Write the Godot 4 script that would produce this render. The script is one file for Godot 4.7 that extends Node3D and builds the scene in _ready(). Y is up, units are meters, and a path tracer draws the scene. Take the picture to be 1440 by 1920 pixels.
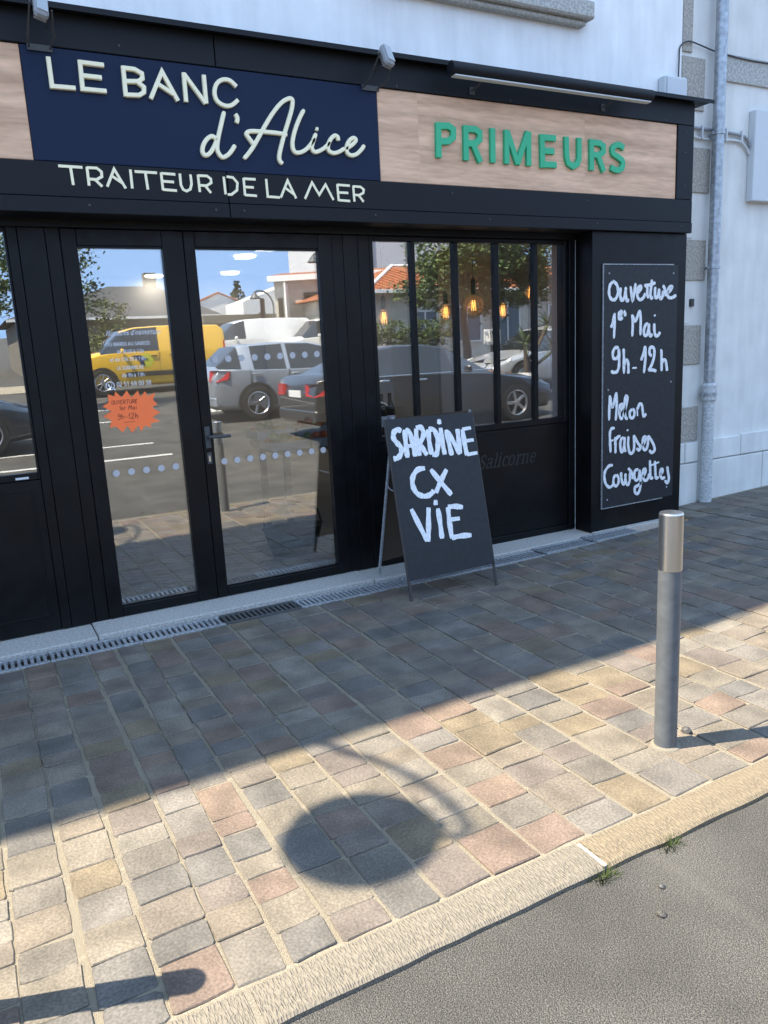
extends Node3D
# ---------------------------------------------------------------- helpers
const CAM_POS := Vector3(0, 1.6, 4.9)
var cam_basis := Basis(Vector3(0.87790, -0.05045, 0.47618), Vector3(0.14222, 0.97703, -0.15868), Vector3(-0.45724, 0.20703, 0.86491))
const FOC := 1450.0
var rng := RandomNumberGenerator.new()
var M := {}

class MB:
	var v := PackedVector3Array()
	var n := PackedVector3Array()
	func tri_n(a: Vector3, b: Vector3, c: Vector3, na: Vector3, nb: Vector3, nc: Vector3) -> void:
		v.append(a); v.append(c); v.append(b)
		n.append(na); n.append(nc); n.append(nb)
	func tri(a: Vector3, b: Vector3, c: Vector3) -> void:
		var m := (b - a).cross(c - a)
		if m.length_squared() < 1e-16: return
		m = m.normalized()
		tri_n(a, b, c, m, m, m)
	func quad(a: Vector3, b: Vector3, c: Vector3, d: Vector3) -> void:
		tri(a, b, c); tri(a, c, d)
	func face(pts: Array, out: Vector3) -> void:
		var m: Vector3 = (pts[1] - pts[0]).cross(pts[2] - pts[0])
		var p := pts
		if m.dot(out) < 0:
			p = pts.duplicate(); p.reverse()
		for i in range(1, p.size() - 1): tri(p[0], p[i], p[i + 1])
	func box(c: Vector3, s: Vector3, ch := 0.0, xf := Transform3D.IDENTITY) -> void:
		var h := s / 2
		ch = min(ch, min(h.x, min(h.y, h.z)) * 0.6)
		var P := func(sx: float, sy: float, sz: float, ax: int) -> Vector3:
			var q := Vector3(sx * (h.x - ch), sy * (h.y - ch), sz * (h.z - ch))
			q[ax] = [sx, sy, sz][ax] * h[ax]
			return xf * (c + q)
		var C := xf * c
		for ax in 3:
			for s1 in [-1, 1]:
				var e := []
				for k in [[-1, -1], [1, -1], [1, 1], [-1, 1]]:
					var q := [0, 0, 0]
					q[ax] = s1; q[(ax + 1) % 3] = k[0]; q[(ax + 2) % 3] = k[1]
					e.append(P.call(q[0], q[1], q[2], ax))
				face(e, (e[0] + e[2]) / 2 - C)
		if ch <= 0: return
		for ax in 3:
			var b := (ax + 1) % 3
			var d := (ax + 2) % 3
			for s1 in [-1, 1]:
				for s2 in [-1, 1]:
					var e := []
					for k in [[-1, b], [1, b], [1, d], [-1, d]]:
						var q := [0, 0, 0]
						q[ax] = k[0]; q[b] = s1; q[d] = s2
						e.append(P.call(q[0], q[1], q[2], k[1]))
					face(e, (e[0] + e[2]) / 2 - C)
		for sx in [-1, 1]:
			for sy in [-1, 1]:
				for sz in [-1, 1]:
					var e := [P.call(sx, sy, sz, 0), P.call(sx, sy, sz, 1), P.call(sx, sy, sz, 2)]
					face(e, (e[0] + e[1] + e[2]) / 3 - C)
	func b2(lo: Vector3, hi: Vector3, ch := 0.0) -> void:
		box((lo + hi) / 2, (hi - lo).abs(), ch)
	func tube(path: Array, r, sides := 10, caps := true) -> void:
		var rings := []
		var up := Vector3.UP
		for i in path.size():
			var t: Vector3 = (path[min(i + 1, path.size() - 1)] - path[max(i - 1, 0)]).normalized()
			if abs(t.dot(up)) > 0.95: up = Vector3(1, 0, 0.1).normalized()
			var a := t.cross(up).normalized()
			var b := a.cross(t).normalized()
			up = b
			var ring := []
			var rr: float = r[i] if r is Array else r
			for k in sides:
				var an := TAU * k / sides
				var d := a * cos(an) + b * sin(an)
				ring.append([path[i] + d * rr, d])
			rings.append(ring)
		for i in path.size() - 1:
			for k in sides:
				var k2 := (k + 1) % sides
				var A = rings[i][k]; var B = rings[i][k2]; var C = rings[i + 1][k2]; var D = rings[i + 1][k]
				tri_n(A[0], C[0], B[0], A[1], C[1], B[1]); tri_n(A[0], D[0], C[0], A[1], D[1], C[1])
		if caps:
			for e in [[0, 1], [path.size() - 1, path.size() - 2]]:
				var pts := []
				for k in sides: pts.append(rings[e[0]][k][0])
				face(pts, path[e[0]] - path[e[1]])
	func lathe(prof: Array, xf: Transform3D, segs := 20) -> void:
		for i in prof.size() - 1:
			var p: Vector2 = prof[i]; var q: Vector2 = prof[i + 1]
			var d := q - p
			if d.length() < 1e-6: continue
			var nn := Vector2(d.y, -d.x).normalized()
			for k in segs:
				var a0 := TAU * k / segs; var a1 := TAU * (k + 1) / segs
				var P := func(pt: Vector2, a: float) -> Vector3: return xf * Vector3(pt.x * cos(a), pt.y, pt.x * sin(a))
				var N := func(a: float) -> Vector3: return (xf.basis * Vector3(nn.x * cos(a), nn.y, nn.x * sin(a))).normalized()
				var A: Vector3 = P.call(p, a0); var B: Vector3 = P.call(p, a1); var C: Vector3 = P.call(q, a1); var D: Vector3 = P.call(q, a0)
				tri_n(A, D, C, N.call(a0), N.call(a0), N.call(a1)); tri_n(A, C, B, N.call(a0), N.call(a1), N.call(a1))
	func prism(poly: PackedVector2Array, xf: Transform3D, depth: float) -> void:   # outline in xf's xy, thickness along +z
		var idx := Geometry2D.triangulate_polygon(poly)
		var ccw := not Geometry2D.is_polygon_clockwise(poly)
		for i in range(0, idx.size(), 3):
			for zz in [0.0, depth]:
				var e := []
				for k in 3: e.append(xf * Vector3(poly[idx[i + k]].x, poly[idx[i + k]].y, zz))
				face(e, xf.basis.z * (1 if zz > 0 else -1))
		for i in poly.size():
			var a := poly[i]; var b := poly[(i + 1) % poly.size()]
			var out := Vector2(b.y - a.y, a.x - b.x) * (1 if ccw else -1)
			face([xf * Vector3(a.x, a.y, 0), xf * Vector3(b.x, b.y, 0), xf * Vector3(b.x, b.y, depth), xf * Vector3(a.x, a.y, depth)], xf.basis * Vector3(out.x, out.y, 0))
	func ribbon(pts: Array, nrm: Vector3, w: float, depth: float, bev := 0.0, closed := false, taper := 1.0) -> void:
		var L := []; var n0 := pts.size()
		for i in n0:
			var a: Vector3 = pts[(i - 1 + n0) % n0] if closed or i > 0 else pts[0]
			var b: Vector3 = pts[(i + 1) % n0] if closed or i < n0 - 1 else pts[n0 - 1]
			var t1: Vector3 = (pts[i] - a).normalized() if a != pts[i] else (b - pts[i]).normalized()
			var t2: Vector3 = (b - pts[i]).normalized() if b != pts[i] else t1
			var s := nrm.cross(t1 + t2).normalized()
			var k: float = 1.0 / max(0.4, s.dot(nrm.cross(t1).normalized()))
			var ww := w / 2 * k
			if not closed and (i == 0 or i == n0 - 1): ww *= taper
			if bev <= 0.0 and depth < 0.0025 and w > 0.02: ww *= 1.0 + 0.13 * sin(i * 1.3 + pts[0].x * 40.0) + 0.06 * sin(i * 3.1)
			L.append([pts[i], s, ww])
		var rows := []
		for e in L:
			var p: Vector3 = e[0]; var s: Vector3 = e[1]; var ww: float = e[2]
			var b := minf(bev, ww * 0.6)
			rows.append([p - s * ww, p - s * ww + nrm * (depth - b), p - s * (ww - b) + nrm * depth, p + s * (ww - b) + nrm * depth, p + s * ww + nrm * (depth - b), p + s * ww])
		var m := n0 if closed else n0 - 1
		for i in m:
			var A: Array = rows[i]; var B: Array = rows[(i + 1) % n0]
			for k in 5:
				var o: Vector3 = [-L[i][1], nrm - L[i][1], nrm, nrm + L[i][1], L[i][1]][k]
				face([A[k], A[k + 1], B[k + 1], B[k]], o)
		if not closed:
			face(rows[0], pts[0] - pts[1]); face(rows[n0 - 1], pts[n0 - 1] - pts[n0 - 2])
	func mesh() -> ArrayMesh:
		var arr := []
		arr.resize(Mesh.ARRAY_MAX)
		arr[Mesh.ARRAY_VERTEX] = v; arr[Mesh.ARRAY_NORMAL] = n
		var m := ArrayMesh.new()
		if v.size(): m.add_surface_from_arrays(Mesh.PRIMITIVE_TRIANGLES, arr)
		return m

func lin(r: float, g: float, b: float) -> Color:
	return Color(r, g, b).linear_to_srgb()

func px(x: float, y: float, p: Vector3, n: Vector3) -> Vector3:   # where the ray of a photo pixel meets a plane of the place
	var d := cam_basis * Vector3(x - 720.0, 960.0 - y, -FOC)
	return CAM_POS + d * ((p - CAM_POS).dot(n) / d.dot(n))

func pz(x: float, y: float, z: float) -> Vector3:
	return px(x, y, Vector3(0, 0, z), Vector3(0, 0, 1))

func V(x: float, y: float, z: float) -> Vector3:
	return Vector3(x, y, z)

func smooth(pts: Array, k := 4) -> Array:
	if pts.size() < 3: return pts
	var out := []
	for i in pts.size() - 1:
		var a: Vector3 = pts[max(i - 1, 0)]; var b: Vector3 = pts[i]; var c: Vector3 = pts[i + 1]; var d: Vector3 = pts[min(i + 2, pts.size() - 1)]
		for j in k: out.append(b.cubic_interpolate(c, a, d, float(j) / k))
	out.append(pts[-1])
	return out

func put(mb: MB, called: String, mat: Material, parent: Node = self) -> MeshInstance3D:
	var o := MeshInstance3D.new()
	o.name = called
	o.mesh = mb.mesh()
	if o.mesh.get_surface_count(): o.mesh.surface_set_material(0, mat)
	parent.add_child(o, true)
	return o

func tag(o: Node, label: String, category := "", group := "", kind := "") -> Node:
	if label: o.set_meta("label", label)
	if category: o.set_meta("category", category)
	if group: o.set_meta("group", group)
	if kind: o.set_meta("kind", kind)
	return o

var names := {}
func numbered(called: String) -> String:
	names[called] = names.get(called, -1) + 1
	return called if names[called] == 0 else "%s_%03d" % [called, names[called]]

func thing(called: String, label: String, category: String, group := "", at := Vector3.ZERO, turn := 0.0) -> Node3D:
	var o := Node3D.new()
	o.name = numbered(called)
	add_child(o)
	o.position = at; o.rotation.y = turn
	tag(o, label, category, group)
	return o

func noise_tex(freq: float, lo: float, hi: float, kind := FastNoiseLite.TYPE_SIMPLEX_SMOOTH, oct := 4, size := 512, sd := 1, tint := Vector3.ONE) -> NoiseTexture2D:
	var f := FastNoiseLite.new()
	f.noise_type = kind; f.frequency = freq; f.fractal_octaves = oct; f.seed = sd
	var t := NoiseTexture2D.new()
	t.width = size; t.height = size; t.seamless = true; t.noise = f
	var g := Gradient.new()
	g.set_color(0, Color(lo, lo, lo)); g.set_color(1, Color(hi * tint.x, hi * tint.y, hi * tint.z))
	t.color_ramp = g
	return t

func mat(c: Color, rough := 0.7, tex: Texture2D = null, scale := 1.0, bump: Texture2D = null, bump_cm := 0.1, metal := 0.0) -> StandardMaterial3D:
	var m := StandardMaterial3D.new()
	m.albedo_color = c; m.roughness = rough; m.metallic = metal
	if tex or bump:
		m.uv1_triplanar = true; m.uv1_world_triplanar = true
		m.uv1_scale = Vector3.ONE * scale
	if tex: m.albedo_texture = tex
	if bump:
		m.heightmap_enabled = true; m.heightmap_texture = bump; m.heightmap_scale = bump_cm
	return m

func worn(m: StandardMaterial3D, t: Texture2D, scale: Vector3) -> StandardMaterial3D:   # a second, coarser layer of dirt and wear
	m.detail_enabled = true; m.detail_blend_mode = BaseMaterial3D.BLEND_MODE_MUL
	m.detail_albedo = t; m.detail_uv_layer = BaseMaterial3D.DETAIL_UV_2
	m.uv2_triplanar = true; m.uv2_world_triplanar = true; m.uv2_scale = scale
	return m

func glass_mat(mirror: float) -> StandardMaterial3D:    # coated shop glass: part of the light is mirrored, the rest passes
	var m := StandardMaterial3D.new()
	m.transparency = BaseMaterial3D.TRANSPARENCY_ALPHA
	if mirror > 0.0:
		var im := Image.create(4, 4, false, Image.FORMAT_RGB8)
		im.fill(Color.WHITE)
		m.albedo_texture = ImageTexture.create_from_image(im)
		m.albedo_color = Color(0.97, 0.98, 0.98, mirror)
		m.metallic = 1.0
	else:
		m.albedo_color = Color(0.95, 0.95, 0.95, 0.02)
	m.roughness = 0.0
	return m

func glow(c: Color, e: float) -> StandardMaterial3D:
	var m := StandardMaterial3D.new()
	m.albedo_color = c; m.emission_enabled = true; m.emission = c; m.emission_energy_multiplier = e
	return m

func gy(x: float) -> float:      # the pavement climbs gently past the shop
	return 0.027 * maxf(0.0, x - 3.4)

func ry(x: float, z: float) -> float:    # the road climbs away from the kerb
	return gy(minf(x, 9.0)) - 0.02 + 0.047 * (z - 3.35)

# ---------------------------------------------------------------- scene
func _ready() -> void:
	rng.seed = 7
	set_view()
	set_materials()
	ground()
	pavement()
	shop()
	neighbour()
	street_things()
	inside()
	opposite()
	print("built")

func set_view() -> void:
	var cam := Camera3D.new()
	cam.name = "camera"
	cam.transform = Transform3D(cam_basis.orthonormalized(), CAM_POS)
	cam.fov = rad_to_deg(2.0 * atan(960.0 / FOC)); cam.far = 400.0
	add_child(cam)
	var we := WorldEnvironment.new()
	we.name = "environment"
	var e := Environment.new()
	e.background_mode = Environment.BG_SKY
	var sm := ProceduralSkyMaterial.new()
	sm.sky_top_color = Color(0.49, 0.58, 0.70)
	sm.sky_horizon_color = Color(0.455, 0.57, 0.73)
	sm.sky_curve = 0.12
	sm.sky_energy_multiplier = 1.2
	sm.ground_bottom_color = Color(0.35, 0.34, 0.32); sm.ground_horizon_color = Color(0.56, 0.66, 0.78)
	sm.sun_angle_max = 6.0
	e.sky = Sky.new(); e.sky.sky_material = sm
	e.tonemap_mode = Environment.TONE_MAPPER_LINEAR
	e.tonemap_exposure = 3.35
	e.sdfgi_enabled = true; e.ssao_enabled = true; e.ssil_enabled = true
	we.environment = e
	add_child(we)
	var sun := DirectionalLight3D.new()
	sun.name = "sun"
	sun.light_energy = 1.6; sun.light_color = Color(1.0, 0.945, 0.85); sun.light_angular_distance = 0.53; sun.shadow_enabled = true
	add_child(sun)
	sun.look_at_from_position(Vector3.ZERO, Vector3(0.536, -1, 0.191), Vector3.UP)

func set_materials() -> void:
	var fine := noise_tex(0.06, 0.72, 1.0, FastNoiseLite.TYPE_SIMPLEX, 5, 512, 3)
	var soft := noise_tex(0.012, 0.95, 1.0, FastNoiseLite.TYPE_SIMPLEX_SMOOTH, 5, 512, 5)
	var riven := noise_tex(0.03, 0.0, 1.0, FastNoiseLite.TYPE_SIMPLEX_SMOOTH, 6, 512, 9)
	var grit := noise_tex(0.25, 0.0, 1.0, FastNoiseLite.TYPE_SIMPLEX, 3, 512, 11)
	var tones := [[.30, .255, .205], [.36, .30, .23], [.34, .25, .19], [.25, .21, .18], [.35, .28, .185], [.22, .205, .185], [.38, .34, .28], [.32, .235, .185], [.32, .28, .22], [.27, .245, .215], [.37, .32, .25], [.28, .25, .21]]
	var grime := noise_tex(0.008, 0.72, 1.0, FastNoiseLite.TYPE_SIMPLEX_SMOOTH, 6, 512, 17)
	var streaks := noise_tex(0.02, 0.94, 1.0, FastNoiseLite.TYPE_SIMPLEX_SMOOTH, 5, 512, 19)
	var stone_tex := noise_tex(0.06, 0.68, 1.0, FastNoiseLite.TYPE_SIMPLEX_SMOOTH, 7, 1024, 13)
	M.sett = []
	var ti := 0
	for t in tones:
		var mid: float = (t[0] + t[1] + t[2]) / 3.0
		var f: float = [.80, .70, .76, .88, .72, .84, .76, .78, .74, .90, .72, .78][ti]
		ti += 1
		M.sett.append(worn(mat(lin(maxf(.02, mid + (t[0] - mid) * 1.0) * f, maxf(.02, mid + (t[1] - mid) * 1.0) * f, maxf(.02, mid + (t[2] - mid) * 1.0) * f), 0.75, stone_tex, 1.3, riven, 0.22), grime, V(.9, .9, .9)))
	M.sand = mat(lin(.56, .49, .37), 0.95, noise_tex(0.2, 0.6, 1.0, FastNoiseLite.TYPE_SIMPLEX, 3, 512, 4), 3.0, grit, 1.0)
	M.kerb_a = mat(lin(.205, .182, .145), 0.9, noise_tex(0.05, 0.8, 1.0, FastNoiseLite.TYPE_SIMPLEX, 4, 512, 8), 1.0, noise_tex(0.05, 0, 1, FastNoiseLite.TYPE_SIMPLEX, 3, 512, 8), 0.7)
	M.kerb_a.uv1_scale = V(4.5, 2.0, 1.1)
	M.kerb_b = mat(lin(.215, .175, .118), 0.9, noise_tex(0.05, 0.8, 1.0, FastNoiseLite.TYPE_SIMPLEX, 4, 512, 8), 1.0, noise_tex(0.05, 0, 1, FastNoiseLite.TYPE_SIMPLEX, 3, 512, 8), 0.7)
	M.kerb_b.uv1_scale = V(4.5, 2.0, 1.1)
	M.mortar = mat(lin(.22, .20, .16), 0.95, fine, 4.0)
	M.asphalt = mat(lin(.235, .226, .206), 0.93, noise_tex(0.16, 0.35, 1.0, FastNoiseLite.TYPE_SIMPLEX, 3, 1024, 21), 0.9, noise_tex(0.3, 0, 1, FastNoiseLite.TYPE_CELLULAR, 2, 1024, 22), 1.0)
	worn(M.asphalt, grime, V(.35, .35, .35))
	M.paint_line = mat(lin(.7, .7, .68), 0.8, fine, 2.0)
	M.black = mat(lin(.006, .0063, .0072), 0.55, noise_tex(0.01, 0.7, 1.0, FastNoiseLite.TYPE_SIMPLEX, 4, 256, 62), 0.8)
	M.black.roughness_texture = noise_tex(0.015, 0.55, 0.85, FastNoiseLite.TYPE_SIMPLEX, 5, 512, 63)
	M.black.metallic_specular = 0.33
	M.fascia = mat(lin(.007, .008, .0105), 0.5)
	M.fascia.metallic_specular = 0.33
	M.navy = mat(lin(.006, .0145, .042), 0.5)
	M.navy.metallic_specular = 0.3
	var wt := FastNoiseLite.new()
	wt.frequency = 0.012; wt.fractal_octaves = 5; wt.seed = 31
	var wi := Image.create(1024, 512, false, Image.FORMAT_RGB8)
	for y in 512:
		for x in 1024:
			var g := wt.get_noise_2d(x * 0.09, y * 2.2 + 14.0 * wt.get_noise_2d(x * 0.25, y * 0.5)) * 0.5 + 0.5
			var f := wt.get_noise_2d(x * 0.6 + 900, y * 9.0) * 0.5 + 0.5
			var s := clampf(0.58 + 0.9 * (g - 0.5) + 0.4 * (f - 0.5), 0, 1)
			wi.set_pixel(x, y, Color(0.64 + 0.31 * s, 0.495 + 0.285 * s, 0.385 + 0.255 * s))
	M.wood = mat(Color.WHITE, 0.6, ImageTexture.create_from_image(wi), 0.7)
	M.cream = mat(lin(.88, .80, .55), 0.5)
	M.green = mat(lin(.03, .40, .19), 0.5)
	M.white_paint = mat(lin(.90, .91, .93), 0.6, noise_tex(0.04, 0.78, 1.0, FastNoiseLite.TYPE_SIMPLEX, 4, 256, 2), 6.0)
	M.white_paint.uv1_scale = V(9, 2.5, 9)
	M.render = mat(lin(.88, .88, .87), 0.9, soft, 0.4, grit, 0.12)
	M.render_old = mat(lin(.76, .75, .71), 0.9, noise_tex(0.012, 0.93, 1.0, FastNoiseLite.TYPE_SIMPLEX_SMOOTH, 6, 512, 41), 0.35, grit, 0.1)
	worn(M.render, streaks, V(.7, .10, .7)); worn(M.render_old, streaks, V(.7, .10, .7))
	M.quoin = mat(lin(.50, .46, .40), 0.9, fine, 1.2, riven, 0.5)
	M.stone_sill = mat(lin(.55, .54, .50), 0.9, fine, 1.0)
	M.threshold = mat(lin(.52, .50, .46), 0.8, fine, 1.5)
	M.galv = mat(lin(.50, .52, .54), 0.5, noise_tex(0.06, 0.55, 1.0, FastNoiseLite.TYPE_SIMPLEX, 3, 512, 51), 1.2, null, 0, 0.3)
	M.zinc = mat(lin(.50, .53, .56), 0.4, noise_tex(0.02, 0.72, 1.0, FastNoiseLite.TYPE_SIMPLEX, 4, 512, 52), 1.6, null, 0, 0.6)
	M.castiron = mat(lin(.62, .64, .64), 0.7, fine, 1.0)
	M.dark_iron = mat(lin(.05, .05, .05), 0.6)
	M.steel = mat(lin(.62, .60, .57), 0.28, null, 1, null, 0, 1.0)
	M.grey_post = mat(lin(.115, .125, .135), 0.42, noise_tex(0.03, 0.85, 1, FastNoiseLite.TYPE_SIMPLEX, 4, 256, 61), 2.0)
	M.concrete = mat(lin(.36, .34, .30), 0.95, fine, 3.0)
	M.board = mat(lin(.011, .013, .018), 0.6, noise_tex(0.02, 0.6, 1, FastNoiseLite.TYPE_SIMPLEX, 5, 512, 71), 1.5)
	M.rust = mat(lin(.06, .05, .045), 0.7, fine, 3.0)
	M.plywood = mat(lin(.10, .065, .04), 0.8, fine, 2.0)
	M.shop_glass = glass_mat(0.26)
	M.plastic_grey = mat(lin(.55, .57, .58), 0.6)
	M.cable = mat(lin(.05, .05, .055), 0.6)
	M.cable_grey = mat(lin(.25, .26, .27), 0.6)
	M.dot = mat(lin(.46, .44, .44), 0.6)
	M.print_white = mat(lin(.75, .76, .80), 0.6)
	M.orange_paper = mat(lin(1.0, .19, .05), 0.7)
	M.ink = mat(lin(.12, .02, .012), 0.7)
	M.soil_grass = mat(lin(.07, .10, .03), 0.9)
	M.lens = mat(lin(.35, .38, .4), 0.15)
	M.rubber = mat(lin(.015, .015, .016), 0.8)
	M.car_glass = mat(lin(.012, .015, .017), 0.03)
	M.car_glass.metallic_specular = 0.7
	M.chrome = mat(lin(.75, .75, .76), 0.12, null, 1, null, 0, 1.0)
	M.alloy = mat(lin(.6, .6, .62), 0.25, null, 1, null, 0, 0.9)
	M.tail = mat(lin(.40, .012, .015), 0.15)
	M.plate = mat(lin(.75, .75, .75), 0.4)
	M.lamp_clear = mat(lin(.7, .72, .74), 0.1)
	M.bark = mat(lin(.10, .08, .06), 0.95, fine, 2.0)

func paint(r: float, g: float, b: float, metal := 0.0) -> StandardMaterial3D:
	var m := mat(lin(r, g, b), 0.35, null, 1, null, 0, metal)
	m.clearcoat_enabled = true; m.clearcoat = 1.0; m.clearcoat_roughness = 0.03
	return m

# ---------------------------------------------------------------- ground
func sheet(x0: float, x1: float, z0: float, z1: float, nx: int, nz: int, f: Callable) -> MB:
	var mb := MB.new()
	for i in nx:
		for j in nz:
			var q := []
			for k in [[0, 0], [0, 1], [1, 1], [1, 0]]:
				var x := lerpf(x0, x1, float(i + k[0]) / nx); var z := lerpf(z0, z1, float(j + k[1]) / nz)
				q.append(V(x, f.call(x, z), z))
			mb.quad(q[0], q[1], q[2], q[3])
	return mb

func ground() -> void:
	var road := put(sheet(-60, 90, 3.30, 130, 60, 50, ry), "road", M.asphalt)
	tag(road, "grey asphalt road and car park rising from the kerb", "", "", "structure")
	for s in [[-6.0, 3.9, 7.1, 0.12], [-6.0, 3.4, 8.45, 0.10], [-6.0, 14.0, 11.9, 0.12], [9.3, 16.0, 8.3, 0.12], [-8.0, 20.0, 14.2, 0.12]]:
		put(sheet(s[0], s[1], s[2], s[2] + s[3], 12, 1, func(x, z): return ry(x, z) + 0.004), "road_marking", M.paint_line, road)
	for k in 5:
		var x0 := -3.0 + 2.6 * k
		put(sheet(x0, x0 + 0.1, 11.95, 14.2, 1, 4, func(x, z): return ry(x, z) + 0.008), "road_marking", M.paint_line, road)
	put(sheet(-12, 30, 21.0, 24.0, 10, 2, func(x, z): return ry(x, z) + 0.006), "gravel_strip", M.sand, road)
	var kerb := Node3D.new()
	kerb.name = "kerb"
	add_child(kerb)
	tag(kerb, "row of tooled limestone kerb stones flush with the pavement", "", "", "structure")
	var edges := [-7.2, -6.1, -5.0, -3.9, -2.8, -1.75, -0.62, 0.425, 1.545, 2.63, 3.7, 4.8, 5.9, 7.0, 8.1, 9.2, 10.3, 11.4, 12.5]
	for i in edges.size() - 1:
		var mb := MB.new()
		var a: float = edges[i] + 0.010; var b: float = edges[i + 1] - 0.010
		var seg := 14
		var prev := []
		for k in seg + 1:
			var x := lerpf(a, b, float(k) / seg)
			var w := rng.randf_range(-0.003, 0.003)
			var y := gy(x) + rng.randf_range(-0.002, 0.002)
			var zf := 3.335 + w
			var ring := [V(x, y - 0.1, 3.195), V(x, y + 0.001, 3.195 + rng.randf_range(0, .006)), V(x, y + 0.003, 3.26), V(x, y - 0.001, zf - 0.010), V(x, y - 0.007, zf), V(x, y - 0.1, zf + 0.004)]
			if k > 0:
				for j in 5: mb.quad(prev[j], prev[j + 1], ring[j + 1], ring[j])
			if k == 0 or k == seg: mb.face(ring, V(-1 if k == 0 else 1, 0, 0))
			prev = ring
		put(mb, "kerb_stone", M.kerb_b if i % 3 == 2 else M.kerb_a, kerb)
		var jm := MB.new()
		jm.b2(V(edges[i + 1] - 0.0095, gy(edges[i + 1]) - 0.09, 3.2), V(edges[i + 1] + 0.0095, gy(edges[i + 1]) - 0.004, 3.326))
		put(jm, "mortar_joint", M.mortar if absf(edges[i + 1] - 1.545) > .01 else M.concrete, kerb)
	# grass tufts and small litter in the gutter
	for g in [[1246, 1582, 34], [1106, 1632, 40]]:
		var p := px(g[0], g[1], V(0, -0.025, 0), Vector3.UP)
		p.z = maxf(p.z, 3.352)
		p.y = ry(p.x, p.z)
		var t := MB.new()
		for k in g[2] * 3:
			var a := rng.randf() * TAU; var r := rng.randf() * 0.035; var h := rng.randf_range(0.012, 0.04)
			var q := V(cos(a) * r * 1.4, -0.003, sin(a) * r * 0.7)
			var lean := V(cos(a) * rng.randf_range(.008, .035), h, sin(a) * rng.randf_range(.008, .03))
			var s := V(-sin(a), 0, cos(a)) * 0.0016
			t.tri(q - s, q + s, q + lean); t.tri(q + s, q - s, q + lean)
		var o := put(t, numbered("grass_tuft"), M.soil_grass)
		o.position = p
		tag(o, ["small tuft of grass at the ochre kerb stone's gutter edge", "small tuft of grass beside the white mortar joint in the kerb"][0 if g[2] == 34 else 1], "grass")
	for l in [[1240, 1667, .012, 0], [1240, 1722, .016, 1], [865, 1757, .009, 1], [1287, 1373, .022, 2]]:
		var flat := V(0, -0.02 if l[3] < 2 else 0.0, 0)
		var p := px(l[0], l[1], flat, Vector3.UP)
		p.y = ry(p.x, p.z) if l[3] < 2 else 0.003
		var t := MB.new()
		var r: float = l[2]
		t.lathe([Vector2(0.0001, -r * .3), Vector2(r * .8, -r * .2), Vector2(r, r * .25), Vector2(r * .6, r * .8), Vector2(0.0001, r)], Transform3D(Basis.from_euler(V(.3, l[0], .25)), Vector3.ZERO), 7)
		var o := put(t, numbered("pebble"), [M.dark_iron, M.asphalt, M.dark_iron][l[3]])
		o.position = p
		tag(o, ["tiny black pebble lying on the asphalt", "grey stone chip lying on the asphalt, larger than the black pebble", "grey crumb of stone against the foot of the kerb", "dark pebble on the pavers beside the bollard's foot"][[1240.1667, 1240.1722, 865.1757, 1287.1373].find(l[0] + l[1] / 10000.0)], "pebble")

func pavement() -> void:
	var bed := put(sheet(-7, 5.45, 0.466, 3.2, 40, 2, func(x, _z): return gy(x) - 0.0045), "pavement", M.sand)
	tag(bed, "pavement of split sandstone setts in straight courses with sandy joints", "", "", "structure")
	put(sheet(5.45, 14, 0.02, 3.2, 20, 2, func(x, _z): return gy(x) - 0.0045), "joint_sand", M.sand, bed)
	var stones := []
	var x := -1.4
	while x < 13.0:
		var w := rng.randf_range(0.145, 0.185) if x < 1.2 else rng.randf_range(0.165, 0.215)
		var z := 0.475 if x + w < 5.45 else 0.09
		z += 0.004
		var wob := rng.randf() * 9.0
		while z < 3.185:
			var d := rng.randf_range(0.10, 0.17) if rng.randf() < 0.65 else rng.randf_range(0.15, 0.235)
			if 3.185 - (z + d) < 0.09: d = 3.185 - z
			stones.append([x, z, w, d, wob])
			z += d
		x += w
	for s in stones:
		var c := V(s[0] + s[2] / 2, gy(s[0]), s[1] + s[3] / 2)
		var q: Vector3 = cam_basis.inverse() * (c - CAM_POS)
		var ix := 720 + FOC * q.x / -q.z; var iy := 960 - FOC * q.y / -q.z
		var seen: bool = q.z < -0.3 and ix > -120 and ix < 1560 and iy < 2050
		s.append((s[2] * s[3] * absf(c.direction_to(CAM_POS).y) / c.distance_squared_to(CAM_POS)) if seen else 0.0)
		s.append(rng.randi())
	var order := stones.duplicate()
	order.sort_custom(func(a, b): return a[5] > b[5])
	var rest := {}
	for i in order.size():
		var s: Array = order[i]
		var r := RandomNumberGenerator.new()
		r.seed = s[6]
		var kind: int = r.randi() % M.sett.size()
		var mb: MB = MB.new() if i < 300 else rest.get_or_add(kind, MB.new())
		sett(mb, s, r)
		if i < 300: put(mb, "sett", M.sett[kind], bed)
	var far := MeshInstance3D.new()
	far.name = "further_setts"
	var am := ArrayMesh.new()
	for kind in rest:
		var arr := []
		arr.resize(Mesh.ARRAY_MAX)
		arr[Mesh.ARRAY_VERTEX] = rest[kind].v; arr[Mesh.ARRAY_NORMAL] = rest[kind].n
		am.add_surface_from_arrays(Mesh.PRIMITIVE_TRIANGLES, arr)
		am.surface_set_material(am.get_surface_count() - 1, M.sett[kind])
	far.mesh = am
	bed.add_child(far)
	far.set_meta("kind", "stuff")

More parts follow.
